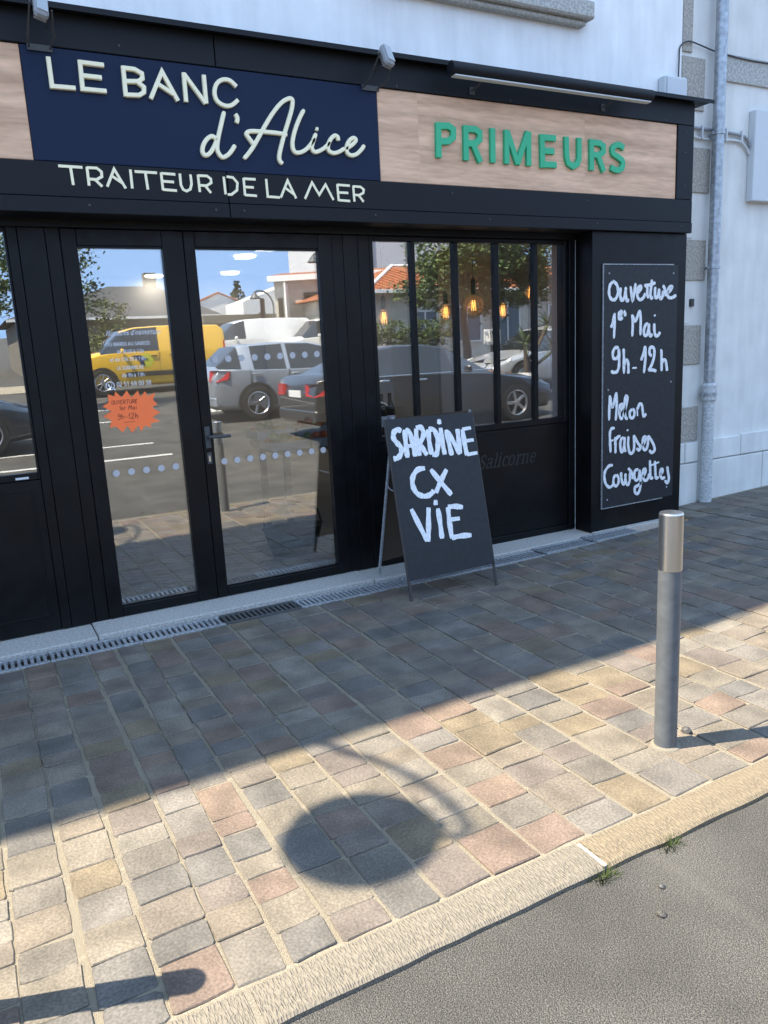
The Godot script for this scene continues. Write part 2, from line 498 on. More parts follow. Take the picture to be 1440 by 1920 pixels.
func sett(mb: MB, s: Array, r: RandomNumberGenerator) -> void:
	var g := r.randf_range(0.0035, 0.0068)
	var x0: float = s[0] + g + r.randf_range(0, .004) + 0.006 * sin(s[1] * 2.1 + s[4]); var x1: float = s[0] + s[2] - g - r.randf_range(0, .004) + 0.006 * sin(s[1] * 2.1 + s[4])
	var z0: float = s[1] + g * 0.35; var z1: float = s[1] + s[3] - g * 0.35
	var sk := r.randf_range(-0.008, 0.008)
	var c := r.randf_range(0.003, 0.010)
	var J := func() -> float: return r.randf_range(-0.003, 0.003)
	var o := []
	for p in [[x0 + c, z0], [(x0 + x1) / 2, z0], [x1 - c, z0], [x1, z0 + c], [x1, (z0 + z1) / 2], [x1, z1 - c], [x1 - c, z1], [(x0 + x1) / 2, z1], [x0 + c, z1], [x0, z1 - c], [x0, (z0 + z1) / 2], [x0, z0 + c]]:
		o.append(Vector2(p[0] + J.call(), p[1] + J.call() + sk * (p[0] - x0) / 0.15))
	var ctr := Vector2((x0 + x1) / 2, (z0 + z1) / 2)
	var t1 := r.randf_range(-0.02, 0.02); var t2 := r.randf_range(-0.02, 0.02); var lift := r.randf_range(-0.001, 0.004)
	var T := []; var E := []; var B := []
	for p in o:
		var h: float = gy(p.x) + lift + t1 * (p.x - ctr.x) + t2 * (p.y - ctr.y)
		var inner: Vector2 = p.lerp(ctr, 0.035)
		T.append(V(inner.x, h + r.randf_range(-.0008, .0008), inner.y)); E.append(V(p.x, h - 0.003 - r.randf() * .0015, p.y)); B.append(V(p.x, h - 0.03, p.y))
	var top := V(ctr.x, gy(ctr.x) + lift + r.randf_range(0, .002), ctr.y)
	for k in 12:
		var k2 := (k + 1) % 12
		mb.face([top, T[k], T[k2]], Vector3.UP)
		var od: Vector3 = E[k] - top
		mb.face([T[k], T[k2], E[k2], E[k]], V(od.x, 0.15, od.z)); mb.face([E[k], E[k2], B[k2], B[k]], V(od.x, 0, od.z))

# ---------------------------------------------------------------- lettering
func traced(parent: Node, called: String, mt: Material, ox: float, oy: float, sc: float, strokes: Array, p: Vector3, n: Vector3, w: float, depth: float, bev: float, soft: bool, taper := 1.0) -> void:
	var mb := MB.new()
	for k in strokes.size():
		var s: Array = strokes[k]
		var pts := []
		for i in range(0, s.size(), 2):
			pts.append(px(ox + s[i] / sc, oy + s[i + 1] / sc, p, n))
		if soft: pts = smooth(pts)
		mb.ribbon(pts, n, w, depth + 0.0004 * k, bev, false, taper)
	put(mb, called, mt, parent)

func stroke_text(parent: Node, called: String, text: String, mt: Material, at: Vector3, right: Vector3, up: Vector3, h: float, w: float, depth: float) -> void:
	var G := {"O": [[.3, 1, .08, .8, .02, .4, .15, .05, .35, 0, .55, .3, .55, .7, .3, 1]], "U": [[0, 1, .03, .2, .25, 0, .5, .25, .55, 1]], "V": [[0, 1, .28, 0, .55, 1]], "E": [[0, 1, 0, 0], [0, .95, .5, 1], [0, .5, .4, .52], [0, 0, .5, .02]], "R": [[0, 0, 0, 1], [0, 1, .45, .9, .4, .55, 0, .5], [.1, .5, .5, 0]], "T": [[0, 1, .6, 1], [.3, 1, .28, 0]], "M": [[0, 0, .1, 1], [.1, 1, .35, .3, .6, 1], [.6, 1, .7, 0]],
		"1": [[0, .6, .25, 1, .2, 0]], "e": [[.02, .3, .35, .38, .3, .6, .1, .55, .02, .2, .2, 0, .4, .1]], "r": [[0, .6, .03, 0], [.03, .4, .15, .6, .3, .58]], "a": [[.4, .55, .1, .55, .02, .2, .2, 0, .4, .3, .42, .6], [.4, .5, .42, .1, .55, .02]], "i": [[.05, .6, .05, .1, .15, 0], [.06, .82, .07, .86]], ":": [[.05, .5, .06, .54], [.05, .08, .06, .12]], "9": [[.45, .8, .25, 1, .03, .75, .2, .5, .45, .75, .42, .2, .2, 0, 0, .08]], "h": [[.03, 1, .03, 0], [.03, .35, .2, .58, .38, .45, .4, 0]], "-": [[.05, .35, .4, .36]], "2": [[.03, .8, .25, 1, .48, .8, .3, .35, 0, 0], [0, 0, .55, .03]], ".": [[.05, .04, .08, .04]], " ": []}
	var mb := MB.new()
	var x := 0.0
	var k := 0
	for ch in text:
		var wide := 0.25
		for s in G.get(ch, []):
			var pts := []
			for i in range(0, s.size(), 2):
				pts.append(at + right * (x + s[i] * h) + up * (s[i + 1] * h))
				wide = maxf(wide, s[i])
			mb.ribbon(smooth(pts, 3) if ch not in "ETVM1" else pts, right.cross(up), w, depth + 0.0001 * (k % 9), 0.0)
			k += 1
		x += (wide + 0.2) * h
	put(mb, called, mt, parent)

# ---------------------------------------------------------------- shop
func slab(parent: Node, called: String, mt: Material, lo: Vector3, hi: Vector3, ch := 0.003) -> MeshInstance3D:
	var mb := MB.new()
	mb.b2(lo, hi, ch)
	return put(mb, called, mt, parent)

func frame(parent: Node, called: String, mt: Material, x0: float, x1: float, y0: float, y1: float, w: Array, z0: float, z1: float) -> MeshInstance3D:   # w: left, right, bottom, top
	var mb := MB.new()
	mb.b2(V(x0, y0, z0), V(x0 + w[0], y1, z1), 0.003); mb.b2(V(x1 - w[1], y0, z0), V(x1, y1, z1), 0.003)
	mb.b2(V(x0 + w[0], y0, z0), V(x1 - w[1], y0 + w[2], z1 - 0.0015), 0.003); mb.b2(V(x0 + w[0], y1 - w[3], z0), V(x1 - w[1], y1, z1 - 0.0015), 0.003)
	return put(mb, called, mt, parent)

func shop() -> void:
	var S := thing("shop_building", "white rendered shop building with black and navy shopfront", "building")
	var up := MB.new()
	up.b2(V(-9, 2.42, -0.3), V(5.50, 8.35, 0.05)); up.b2(V(-9, 0, -0.3), V(-2.2, 2.419, 0.05)); up.b2(V(4.396, 0, -0.3), V(5.498, 2.419, 0.029))
	up.b2(V(-9, 0, -9.0), V(-8.7, 8.35, -0.3)); up.b2(V(5.2, 0, -9.0), V(5.50, 8.35, -0.3)); up.b2(V(-9, 0, -9.3), V(5.5, 8.35, -9.0))
	put(up, "wall", M.render, S)
	var rf := MB.new()
	for s in [[V(-9.3, 8.35, 0.47), V(-9.3, 10.6, -4.6), V(5.52, 10.6, -4.6), V(5.52, 8.35, 0.47)], [V(-9.3, 8.35, -9.7), V(5.52, 8.35, -9.7), V(5.52, 10.6, -4.6), V(-9.3, 10.6, -4.6)]]:
		rf.face(s, Vector3.UP)
		var low := []
		for p in s: low.append(p - V(0, 0.14, 0))
		rf.face(low, Vector3.DOWN)
		for k in 4: rf.face([s[k], s[(k + 1) % 4], low[(k + 1) % 4], low[k]], (s[k] + s[(k + 1) % 4]) / 2 - (s[0] + s[2]) / 2)
	put(rf, "roof", M.tile_roof if M.has("tile_roof") else mat(lin(.38, .16, .08), 0.9), S)
	var gt := MB.new()
	gt.tube([V(-9.3, 8.28, 0.50), V(5.5, 8.28, 0.50)], 0.065, 10)
	put(gt, "gutter", M.zinc, S)
	var sill := MB.new()
	sill.b2(V(2.55, 3.875, 0.052), V(4.46, 3.995, 0.17), 0.012); sill.b2(V(2.6, 3.84, 0.052), V(4.42, 3.874, 0.12), 0.008)
	put(sill, "window_sill", M.stone_sill, S)
	# fascia box
	var fz := 0.26
	var F := slab(S, "fascia", M.fascia, V(-4, 2.395, 0.052), V(5.43, 3.375, 0.225), 0.004)
	slab(F, "top_band", M.fascia, V(-4, 3.205, 0.2255), V(1.522, 3.372, fz)); slab(F, "top_band", M.fascia, V(1.527, 3.205, 0.2255), V(5.428, 3.372, fz))
	slab(F, "bottom_band", M.fascia, V(-4, 2.475, 0.2255), V(1.532, 2.648, fz)); slab(F, "bottom_band", M.fascia, V(1.537, 2.475, 0.2255), V(5.428, 2.648, fz))
	slab(F, "bottom_fold", M.fascia, V(-4, 2.393, 0.2255), V(1.532, 2.4725, fz + 0.006)); slab(F, "bottom_fold", M.fascia, V(1.537, 2.393, 0.2255), V(5.428, 2.4725, fz + 0.006))
	slab(F, "end_band", M.fascia, V(5.246, 2.6505, 0.2255), V(5.428, 3.2025, fz - 0.001))
	slab(F, "sign_panel", M.navy, V(0.505, 2.6505, 0.2255), V(2.558, 3.2025, fz - 0.006)).set_meta("label", "navy blue sign panel")
	slab(F, "wood_panel", M.wood, V(2.5605, 2.6505, 0.2255), V(5.2435, 3.2025, fz - 0.012)).set_meta("label", "wood grain sign panel behind green letters")
	slab(F, "wood_panel", M.wood, V(-3.9, 2.6505, 0.2255), V(0.5025, 3.2025, fz - 0.012))
	var cap := MB.new()
	cap.b2(V(-4, 3.376, 0.0525), V(5.56, 3.388, 0.335)); cap.b2(V(-4, 3.36, 0.331), V(5.56, 3.376, 0.335))
	put(cap, "cap_flashing", M.fascia, F)
	for q in [[0.1, 2.43], [0.75, 2.435], [1.45, 2.435], [1.62, 2.435], [2.5, 2.44], [3.4, 2.44], [4.4, 2.44], [5.3, 2.44], [2.2, 2.56], [3.1, 2.6], [4.3, 2.6], [5.33, 2.75], [5.33, 3.0], [5.33, 3.15], [2.7, 3.22], [3.6, 3.22], [5.1, 3.22], [1.0, 3.25]]:
		var scr := MB.new()
		scr.lathe([Vector2(.007, 0), Vector2(.006, .003), Vector2(.0001, .004)], Transform3D(Basis(V(1, 0, 0), V(0, 0, 1), V(0, -1, 0)), V(q[0], q[1], fz + (0.0062 if q[1] < 2.47 else 0.0002))), 8)
		put(scr, "screw", M.dark_iron, F)
	# raised letters
	var P := V(0, 0, fz - 0.006); var N := V(0, 0, 1)
	var banc := [["L", [[107, 66, 134, 264, 292, 277]]], ["E", [[320, 88, 341, 297], [322, 102, 482, 122], [335, 192, 468, 207], [340, 283, 500, 298]]], ["B", [[611, 127, 631, 333], [613, 140, 690, 150, 738, 178, 742, 212, 715, 232, 630, 230], [710, 236, 752, 270, 752, 305, 720, 325, 632, 322]]], ["A", [[798, 348, 873, 165, 982, 362], [848, 250, 952, 318]]], ["N", [[1037, 369, 1020, 172], [1022, 180, 1168, 380], [1155, 188, 1172, 380]]]]
	for b in banc: traced(S, "letter", M.cream, 60, 90, 3.6, b[1], P, N, 0.0225, 0.02, 0.003, false)
	traced(S, "letter", M.cream, 60, 90, 3.6, [[1375, 265, 1330, 225, 1280, 220, 1240, 250, 1228, 310, 1248, 365, 1300, 395, 1345, 390, 1385, 356]], P, N, 0.0225, 0.02, 0.003, true)
	var alice := [[[195, 395, 155, 367, 112, 392, 84, 442, 80, 490, 100, 517, 132, 506, 168, 455, 205, 370], [250, 172, 225, 280, 200, 400, 198, 480, 235, 533, 280, 515, 312, 478, 336, 438]], [[338, 190, 353, 215, 355, 240, 348, 262]], [[408, 545, 450, 495, 490, 435, 535, 355, 585, 265, 640, 178, 700, 105, 755, 70, 786, 72, 793, 100, 783, 165, 757, 255, 728, 350, 702, 450, 688, 520, 692, 560, 714, 584], [748, 357, 680, 343, 590, 334, 510, 328, 450, 329, 427, 347, 447, 382, 484, 432]], [[882, 157, 850, 220, 815, 310, 794, 400, 796, 462, 818, 495, 858, 494, 903, 468, 942, 425, 968, 385]], [[978, 345, 955, 410, 946, 460, 966, 490, 1003, 484, 1050, 455, 1088, 415], [988, 298, 984, 322]], [[1155, 402, 1150, 372, 1125, 362, 1095, 390, 1074, 440, 1080, 480, 1115, 500, 1160, 490, 1205, 462]], [[1212, 468, 1255, 442, 1292, 405, 1288, 384, 1266, 382, 1240, 405, 1222, 450, 1226, 495, 1256, 518, 1300, 508, 1340, 470, 1360, 438]]]
	for a in alice: traced(S, "letter", M.cream, 360, 170, 4.235, a, P, N, 0.0235, 0.02, 0.004, true, 0.7)
	var P2 := V(0, 0, fz)
	var tr := [[[45, 50, 152, 57], [99, 54, 112, 135]], [[172, 55, 182, 138], [172, 58, 215, 60, 236, 76, 238, 98, 215, 111, 178, 108], [208, 111, 240, 142]], [[262, 142, 292, 64, 344, 150], [284, 96, 334, 130]], [[364, 66, 373, 150]], [[383, 75, 482, 81], [430, 78, 442, 155]], [[500, 80, 509, 158], [500, 83, 563, 88], [504, 118, 557, 122], [508, 155, 570, 160]], [[583, 84, 588, 135, 598, 155, 613, 162, 630, 153, 635, 130, 630, 88]], [[663, 90, 672, 166], [663, 93, 703, 95, 720, 108, 722, 125, 702, 138, 668, 136], [695, 138, 721, 170]], [[777, 98, 786, 176], [790, 98, 818, 102, 838, 125, 836, 158, 812, 177, 795, 177]], [[865, 104, 872, 181], [865, 107, 918, 110], [868, 143, 910, 146], [872, 179, 924, 183]], [[965, 108, 972, 186, 1026, 190]], [[1030, 190, 1060, 115, 1098, 194], [1050, 148, 1090, 178]], [[1137, 196, 1168, 124, 1200, 178, 1228, 133, 1263, 201]], [[1280, 131, 1286, 205], [1280, 134, 1335, 138], [1283, 168, 1328, 170], [1286, 202, 1336, 206]], [[1350, 138, 1356, 208], [1350, 141, 1382, 143, 1397, 155, 1395, 170, 1375, 180, 1354, 178], [1374, 180, 1396, 209]]]
	for t in tr: traced(S, "letter", M.cream, 90, 290, 2.3607, t, P2, N, 0.0145, 0.004, 0.001, false)
	var P3 := V(0, 0, fz - 0.012)
	var pr := [[[264, 438, 266, 562], [264, 449, 300, 450, 317, 463, 317, 490, 300, 504, 266, 505]], [[361, 448, 363, 572], [361, 460, 395, 462, 411, 474, 411, 498, 395, 512, 363, 512], [386, 512, 414, 578]], [[456, 458, 458, 580]], [[506, 464, 507, 584], [508, 468, 546, 585], [544, 585, 582, 472], [584, 470, 585, 591]], [[632, 479, 634, 598], [632, 490, 680, 494], [633, 537, 674, 540], [634, 586, 682, 588]], [[718, 488, 720, 560, 726, 582, 741, 593, 757, 585, 764, 565, 764, 492]], [[807, 497, 808, 607], [807, 508, 836, 511, 850, 521, 850, 541, 836, 553, 808, 552], [830, 553, 851, 611]]]
	for l in pr: traced(S, "letter", M.green, 680, 0, 1.8947, l, P3, N, 0.042, 0.022, 0.002, false)
	traced(S, "letter", M.green, 680, 0, 1.8947, [[922, 528, 903, 516, 884, 526, 884, 546, 902, 560, 918, 575, 916, 598, 898, 607, 876, 597]], P3, N, 0.042, 0.022, 0.002, true)
	# cladding, pillar
	slab(S, "pillar", M.black, V(4.395, gy(4.9) - 0.02, 0.03), V(5.425, 2.392, 0.22), 0.003)
	for c in [[0.335, 0.388], [0.391, 0.530], [0.533, 0.608], [2.293, 2.374], [2.377, 2.486], [2.489, 2.572]]:
		slab(S, "cladding_panel", M.black, V(c[0], 0.03, -0.12), V(c[1], 2.392, 0.012), 0.002)
	slab(S, "lintel", M.black, V(-2.2, 2.352, -0.2), V(4.394, 2.418, 0.0515), 0.002)
	slab(S, "jamb", M.black, V(4.334, 0.03, -0.12), V(4.394, 2.351, 0.029), 0.002)
	# double door
	for d in [[0.611, 1.302, 0.695, 1.175, "left"], [1.306, 2.290, 1.373, 2.191, "right"]]:
		var D := frame(S, "door", M.black, d[0], d[1], 0.035, 2.35, [d[2] - d[0], d[1] - d[3], 0.06, 0.09], -0.035, 0.022)
		pane(D, "glass", d[2] - 0.004, d[3] + 0.004, 0.09, 2.264, -0.004)
		pane(D, "inner_glass", d[2] - 0.004, d[3] + 0.004, 0.09, 2.264, -0.020)
		slab(D, "glazing_bead", M.black, V(d[2], 0.095, -0.003), V(d[3], 0.107, 0.010), 0); slab(D, "glazing_bead", M.black, V(d[2], 2.248, -0.003), V(d[3], 2.26, 0.010), 0)
		if d[4] == "right":
			var h := MB.new()
			h.b2(V(1.318, 1.03, 0.0225), V(1.352, 1.17, 0.032), 0.006)
			h.tube([V(1.335, 1.105, 0.03), V(1.335, 1.105, 0.068), V(1.345, 1.105, 0.075), V(1.47, 1.102, 0.075)], 0.0105, 10)
			put(h, "handle", M.dark_iron, D)
			var lk := MB.new()
			lk.b2(V(1.32, 0.93, 0.0225), V(1.35, 1.005, 0.030), 0.006)
			put(lk, "lock_plate", M.dark_iron, D)
			slab(D, "lock_cylinder", M.chrome, V(1.329, 0.945, 0.0305), V(1.341, 0.985, 0.033), 0.003)
		var n := 5 if d[4] == "left" else 9
		for row in ([0.935] if d[4] == "left" else [0.932, 1.584]):
			for k in n:
				var xx := lerpf(0.758 if n == 5 else 1.437, 1.122 if n == 5 else 2.142, float(k) / (n - 1))
				var m := MB.new()
				m.lathe([Vector2(.021, 0), Vector2(.021, .0006), Vector2(.0001, .0006)], Transform3D(Basis(V(1, 0, 0), V(0, 0, 1), V(0, -1, 0)), V(xx, row, -0.0038)), 18)
				put(m, "sticker_dot", M.dot, D)
		if d[4] == "left":
			var lines := [["DU MARDI AU SAMEDI", 0.79, 1.685, 0.030], ["de 8h30 à 13h", 0.845, 1.640, 0.030], ["et de 15h 30 à 19h", 0.80, 1.595, 0.030], ["LE DIMANCHE", 0.835, 1.545, 0.030], ["de 9h à 13h", 0.86, 1.50, 0.030], ["02 51 68 00 38", 0.822, 1.445, 0.037]]
			for l in lines: print_text(D, l[0], l[1], l[2], l[3], false)
			print_text(D, "Horaires d'ouverture", 0.79, 1.745, 0.038, true)
			var ic := MB.new()
			var ring := []
			for k in 20: ring.append(V(0.785 + 0.024 * cos(TAU * k / 20), 1.462 + 0.024 * sin(TAU * k / 20), -0.0035))
			ic.ribbon(ring, N, 0.004, 0.0006, 0, true); ic.ribbon([V(0.776, 1.472, -.0035), V(0.779, 1.46, -.0035), V(0.787, 1.452, -.0035), V(0.796, 1.452, -.0035)], N, 0.008, 0.0006); ic.ribbon([V(.80, 1.444, -.0035), V(.812, 1.438, -.0035)], N, 0.006, 0.0006)
			put(ic, "phone_icon", M.print_white, D)
	# left window
	var LW := frame(S, "window", M.black, -1.9, 0.333, 0.955, 2.35, [0.06, 0.012, 0.04, 0.02], -0.05, 0.012)
	pane(LW, "glass", -1.842, 0.323, 0.993, 2.332, -0.008)
	pane(LW, "inner_glass", -1.842, 0.323, 0.993, 2.332, -0.024)
	slab(LW, "vent_slot", M.plastic_grey, V(0.20, 0.963, 0.0125), V(0.27, 0.976, 0.015))
	var kp := slab(S, "kick_panel", M.black, V(-1.9, 0.03, -0.05), V(0.333, 0.953, 0.004), 0.003)
	frame(kp, "panel_moulding", M.black, -1.8, 0.285, 0.12, 0.90, [0.012, 0.012, 0.012, 0.012], 0.0045, 0.010)
	# right window of five panes
	var W := frame(S, "window", M.black, 2.574, 4.333, 0.935, 2.351, [0.03, 0.03, 0.045, 0.03], -0.06, 0.010)
	var ms := [2.604, 2.921, 3.284, 3.649, 4.017, 4.303]
	for k in 5:
		for gl in [["pane", -0.018], ["inner_pane", -0.034]]: pane(W, gl[0], ms[k] + (0.004 if k == 0 else 0.0185), ms[k + 1] - (0.004 if k == 4 else 0.0185), 0.978, 2.323, gl[1])
		if k > 0: slab(W, "mullion", M.black, V(ms[k] - 0.018, 0.9805, -0.05), V(ms[k] + 0.018, 2.3205, 0.006), 0.003)
	var k2 := slab(S, "kick_panel", M.black, V(2.574, 0.075, -0.06), V(4.333, 0.933, 0.0), 0.003)
	frame(k2, "panel_moulding", M.black, 2.64, 4.28, 0.14, 0.90, [0.01, 0.01, 0.01, 0.01], 0.0005, 0.005)
	print_text(k2, "Salicorne", 3.42, 0.60, 0.15, true)
	var gh: MeshInstance3D = k2.get_child(k2.get_child_count() - 1)
	gh.mesh.material = mat(lin(.014, .012, .011), 0.6)
	gh.position.z = 0.0003
	slab(S, "base_rail", M.black, V(2.574, 0.02, -0.06), V(4.333, 0.074, 0.012), 0.003)
	# threshold and plinth under the front
	var th := Node3D.new()
	th.name = "threshold"
	add_child(th)
	tag(th, "pale concrete threshold strip under the shopfront", "", "", "structure")
	for e in [[-2.2, 0.50], [0.505, 2.34], [2.345, 4.39]]:
		slab(th, "threshold_stone", M.threshold, V(e[0], -0.08, -0.13), V(e[1], 0.022 if e[0] != 0.505 else 0.03, 0.275), 0.006)
	slab(th, "threshold_stone", M.threshold, V(4.392, -0.08, 0.2225), V(5.44, 0.03, 0.285), 0.006)
	# drainage channel: grate sections with bars
	for i in 11:
		var x0 := -0.78 + 0.5 * i
		var dark: bool = i in [4]
		var gm: Material = M.dark_iron if dark else M.galv
		var g := thing("drain_grate", ["galvanised slotted drain grate section in front of the shop doors", "dark iron drain grate section among the galvanised ones"][1 if dark else 0], "drain grate", "" if dark else "galvanised drain grates along the shopfront", V(x0, gy(x0 + .25), 0.285))
		var rails := MB.new()
		rails.b2(V(0.002, -0.02, 0.002), V(0.498, 0.004, 0.028), 0.002); rails.b2(V(0.002, -0.02, 0.152), V(0.498, 0.004, 0.182), 0.002)
		put(rails, "rail", gm, g)
		for k in 15:
			slab(g, "bar", gm, V(0.008 + 0.0328 * k, -0.015, 0.0285), V(0.026 + 0.0328 * k, 0.003, 0.1515), 0.002)
		var ch := MB.new()
		ch.b2(V(0.0, -0.09, -0.009), V(0.5, -0.08, 0.192)); ch.b2(V(0.0, -0.08, -0.009), V(0.5, -0.004, 0.0015)); ch.b2(V(0.0, -0.08, 0.1825), V(0.5, -0.006, 0.192))
		put(ch, "channel", M.concrete, g)
	# chalkboard on the pillar
	var B := thing("menu_board", "black board with white brush lettering screwed to the pillar", "board")
	slab(B, "panel", M.board, V(4.505, 0.215, 0.2205), V(5.325, 2.145, 0.229), 0.002)
	var fr := MB.new()
	fr.b2(V(4.497, 0.207, 0.2205), V(4.504, 2.153, 0.231)); fr.b2(V(4.504, 2.1455, 0.2205), V(5.27, 2.153, 0.231)); fr.b2(V(4.504, 0.207, 0.2205), V(5.2, 0.2145, 0.231))
	put(fr, "edge_trim", M.galv, B)
	for q in [[4.56, 2.08], [5.27, 2.08], [4.56, 1.18], [5.27, 1.2], [4.56, 0.28], [5.25, 0.30]]:
		var bs := MB.new()
		bs.lathe([Vector2(.009, 0), Vector2(.007, .004), Vector2(.0001, .005)], Transform3D(Basis(V(1, 0, 0), V(0, 0, 1), V(0, -1, 0)), V(q[0], q[1], 0.2292)), 8)
		put(bs, "screw", M.galv, B)
	var PB := V(0, 0, 0.2292)
	var up1 := [[[250, 240, 205, 285, 185, 380, 195, 470, 235, 525, 285, 515, 320, 450, 328, 370, 310, 290, 270, 245, 248, 238], [370, 330, 362, 430, 378, 530, 410, 520, 440, 440, 450, 320], [450, 325, 450, 440, 465, 540, 500, 520], [525, 310, 540, 430, 555, 530, 585, 420, 605, 260], [640, 420, 690, 350, 685, 310, 650, 330, 630, 400, 640, 490, 680, 525, 730, 490, 760, 420], [750, 290, 770, 310, 790, 330, 790, 430, 810, 500], [865, 205, 850, 330, 840, 430, 850, 500, 880, 480], [740, 300, 830, 290, 920, 255], [915, 320, 910, 420, 920, 490, 950, 480, 970, 400, 980, 350], [980, 350, 975, 450, 1000, 510, 1030, 470, 1040, 380], [1035, 300, 1060, 340, 1070, 400, 1080, 470], [1110, 420, 1160, 370, 1180, 320, 1150, 320, 1115, 370, 1105, 440, 1130, 490, 1190, 490, 1245, 452]],
		[[215, 970, 250, 870, 272, 740], [274, 735, 272, 900, 262, 1140], [345, 780, 385, 740, 375, 710, 345, 740, 340, 810, 365, 835, 400, 800], [415, 710, 435, 730, 440, 790], [550, 760, 560, 900, 550, 1110], [550, 765, 590, 860, 620, 830, 670, 690], [672, 690, 685, 850, 680, 1090], [800, 900, 760, 930, 735, 1010, 745, 1090, 785, 1080, 810, 980, 815, 900], [816, 900, 815, 1020, 835, 1100, 870, 1070], [900, 900, 900, 1010, 920, 1095, 960, 1090, 992, 1038], [915, 762, 900, 790]],
		[[340, 1290, 280, 1290, 245, 1370, 255, 1450, 300, 1460, 335, 1400, 340, 1310], [342, 1305, 345, 1450, 340, 1590, 310, 1665, 260, 1680, 215, 1660], [415, 1300, 420, 1450, 420, 1700], [425, 1560, 450, 1490, 480, 1500, 490, 1590, 490, 1700], [555, 1610, 622, 1605], [690, 1490, 730, 1380, 755, 1260], [757, 1258, 760, 1450, 735, 1690], [860, 1420, 825, 1380, 830, 1300, 865, 1275, 897, 1310, 900, 1400, 880, 1500, 840, 1600, 805, 1650], [808, 1645, 870, 1640, 932, 1660], [1010, 1310, 1015, 1480, 1015, 1660], [1020, 1530, 1050, 1480, 1080, 1500, 1095, 1590, 1102, 1655]]]
	for l in up1: traced(B, "brush_lettering", M.white_paint, 1120, 500, 8.47, l, PB, N, 0.026, 0.0012, 0, true, 0.55)
	var lo1 := [[[285, 180, 275, 350, 270, 580], [285, 190, 315, 350, 340, 330, 385, 130], [387, 130, 390, 350, 375, 580], [440, 440, 480, 370, 475, 320, 440, 350, 430, 450, 450, 540, 490, 540], [490, 520, 530, 380, 560, 230, 540, 190, 520, 250, 515, 400, 530, 530, 565, 550], [640, 400, 600, 440, 600, 520, 640, 540, 670, 490, 665, 420, 640, 400], [710, 370, 720, 510], [720, 400, 750, 320, 785, 330, 800, 420, 815, 510, 858, 472]],
		[[360, 700, 310, 710, 285, 770, 285, 900, 295, 1090], [280, 910, 340, 890], [365, 840, 370, 960, 370, 1100], [370, 900, 410, 840, 450, 830], [500, 850, 460, 880, 445, 960, 460, 1070, 490, 1060, 510, 960, 515, 840], [517, 840, 510, 980, 530, 1080], [575, 830, 570, 960, 590, 1080, 630, 1100, 665, 1020, 660, 810], [660, 815, 720, 930, 765, 1000, 740, 1050, 705, 1020], [790, 1000, 840, 900, 845, 840, 810, 860, 800, 960, 820, 1040, 860, 1030, 885, 930, 885, 820], [887, 820, 940, 900, 985, 1000, 985, 1060, 940, 1090, 905, 1050], [563, 718, 559, 748]],
		[[330, 1290, 270, 1300, 210, 1380, 195, 1480, 220, 1590, 280, 1640, 335, 1600], [380, 1440, 345, 1490, 340, 1580, 375, 1620, 415, 1580, 420, 1490, 385, 1440], [460, 1400, 465, 1500, 490, 1590, 520, 1560, 530, 1420], [532, 1420, 530, 1530, 560, 1600, 595, 1540, 600, 1400], [570, 1340, 610, 1380, 640, 1440, 640, 1510], [735, 1355, 680, 1380, 670, 1480, 700, 1530, 740, 1490, 750, 1380], [752, 1360, 768, 1520, 760, 1650, 725, 1740, 680, 1720, 680, 1640, 730, 1610, 790, 1555], [800, 1480, 845, 1400, 840, 1350, 810, 1370, 800, 1460, 830, 1530, 880, 1510, 905, 1420], [915, 1210, 920, 1350, 925, 1490, 965, 1480], [995, 1220, 1000, 1360, 1010, 1490, 1055, 1475], [915, 1300, 1060, 1240], [1080, 1440, 1115, 1390, 1110, 1350, 1085, 1370, 1080, 1450, 1110, 1500, 1155, 1475], [1190, 1310, 1200, 1400, 1215, 1500, 1190, 1570, 1150, 1530]]]
	for l in lo1: traced(B, "brush_lettering", M.white_paint, 1110, 720, 8.47, l, PB, N, 0.025, 0.0012, 0, true, 0.55)
	# orange paper star on the left door
	var st := thing("paper_star", "orange starburst paper notice stuck on the left door glass", "notice")
	var sv := [225, 200, 355, 238, 370, 140, 490, 260, 595, 125, 680, 265, 805, 125, 855, 250, 945, 140, 1000, 235, 1140, 165, 1100, 305, 1185, 385, 1080, 455, 1240, 545, 1090, 640, 1240, 720, 1055, 755, 1065, 840, 950, 800, 870, 915, 815, 800, 700, 940, 605, 805, 515, 935, 385, 820, 260, 850, 300, 705, 135, 625, 300, 530, 120, 430, 245, 360]
	var poly := PackedVector2Array()
	for i in range(0, sv.size(), 2):
		var q := pz(180 + sv[i] / 10.286, 720 + sv[i + 1] / 10.286, -0.004)
		poly.append(Vector2(q.x, q.y))
	var sm := MB.new()
	sm.prism(poly, Transform3D(Basis.IDENTITY, V(0, 0, -0.0036)), 0.0008)
	put(sm, "paper", M.orange_paper, st)
	var o1 := pz(180 + 300 / 10.286, 720 + 395 / 10.286, -0.0027); var o2 := pz(180 + 450 / 10.286, 720 + 510 / 10.286, -0.0027); var o3 := pz(180 + 420 / 10.286, 720 + 690 / 10.286, -0.0027)
	stroke_text(st, "handwriting", "OUVERTURE", M.ink, o1, V(1, -0.02, 0).normalized(), V(0.15, 1, 0).normalized(), 0.0235, 0.0028, 0.0003)
	stroke_text(st, "handwriting", "1er Mai :", M.ink, o2, V(1, 0, 0), V(0.15, 1, 0).normalized(), 0.027, 0.0028, 0.0003)
	stroke_text(st, "handwriting", "9h-12h.", M.ink, o3, V(1, 0, 0), V(0.1, 1, 0).normalized(), 0.034, 0.003, 0.0003)
	var ul := MB.new()
	ul.ribbon([pz(180 + 535 / 10.286, 720 + 738 / 10.286, -0.0027), pz(180 + 755 / 10.286, 720 + 725 / 10.286, -0.0027)], N, 0.0026, 0.0003)
	put(ul, "underline", M.ink, st)
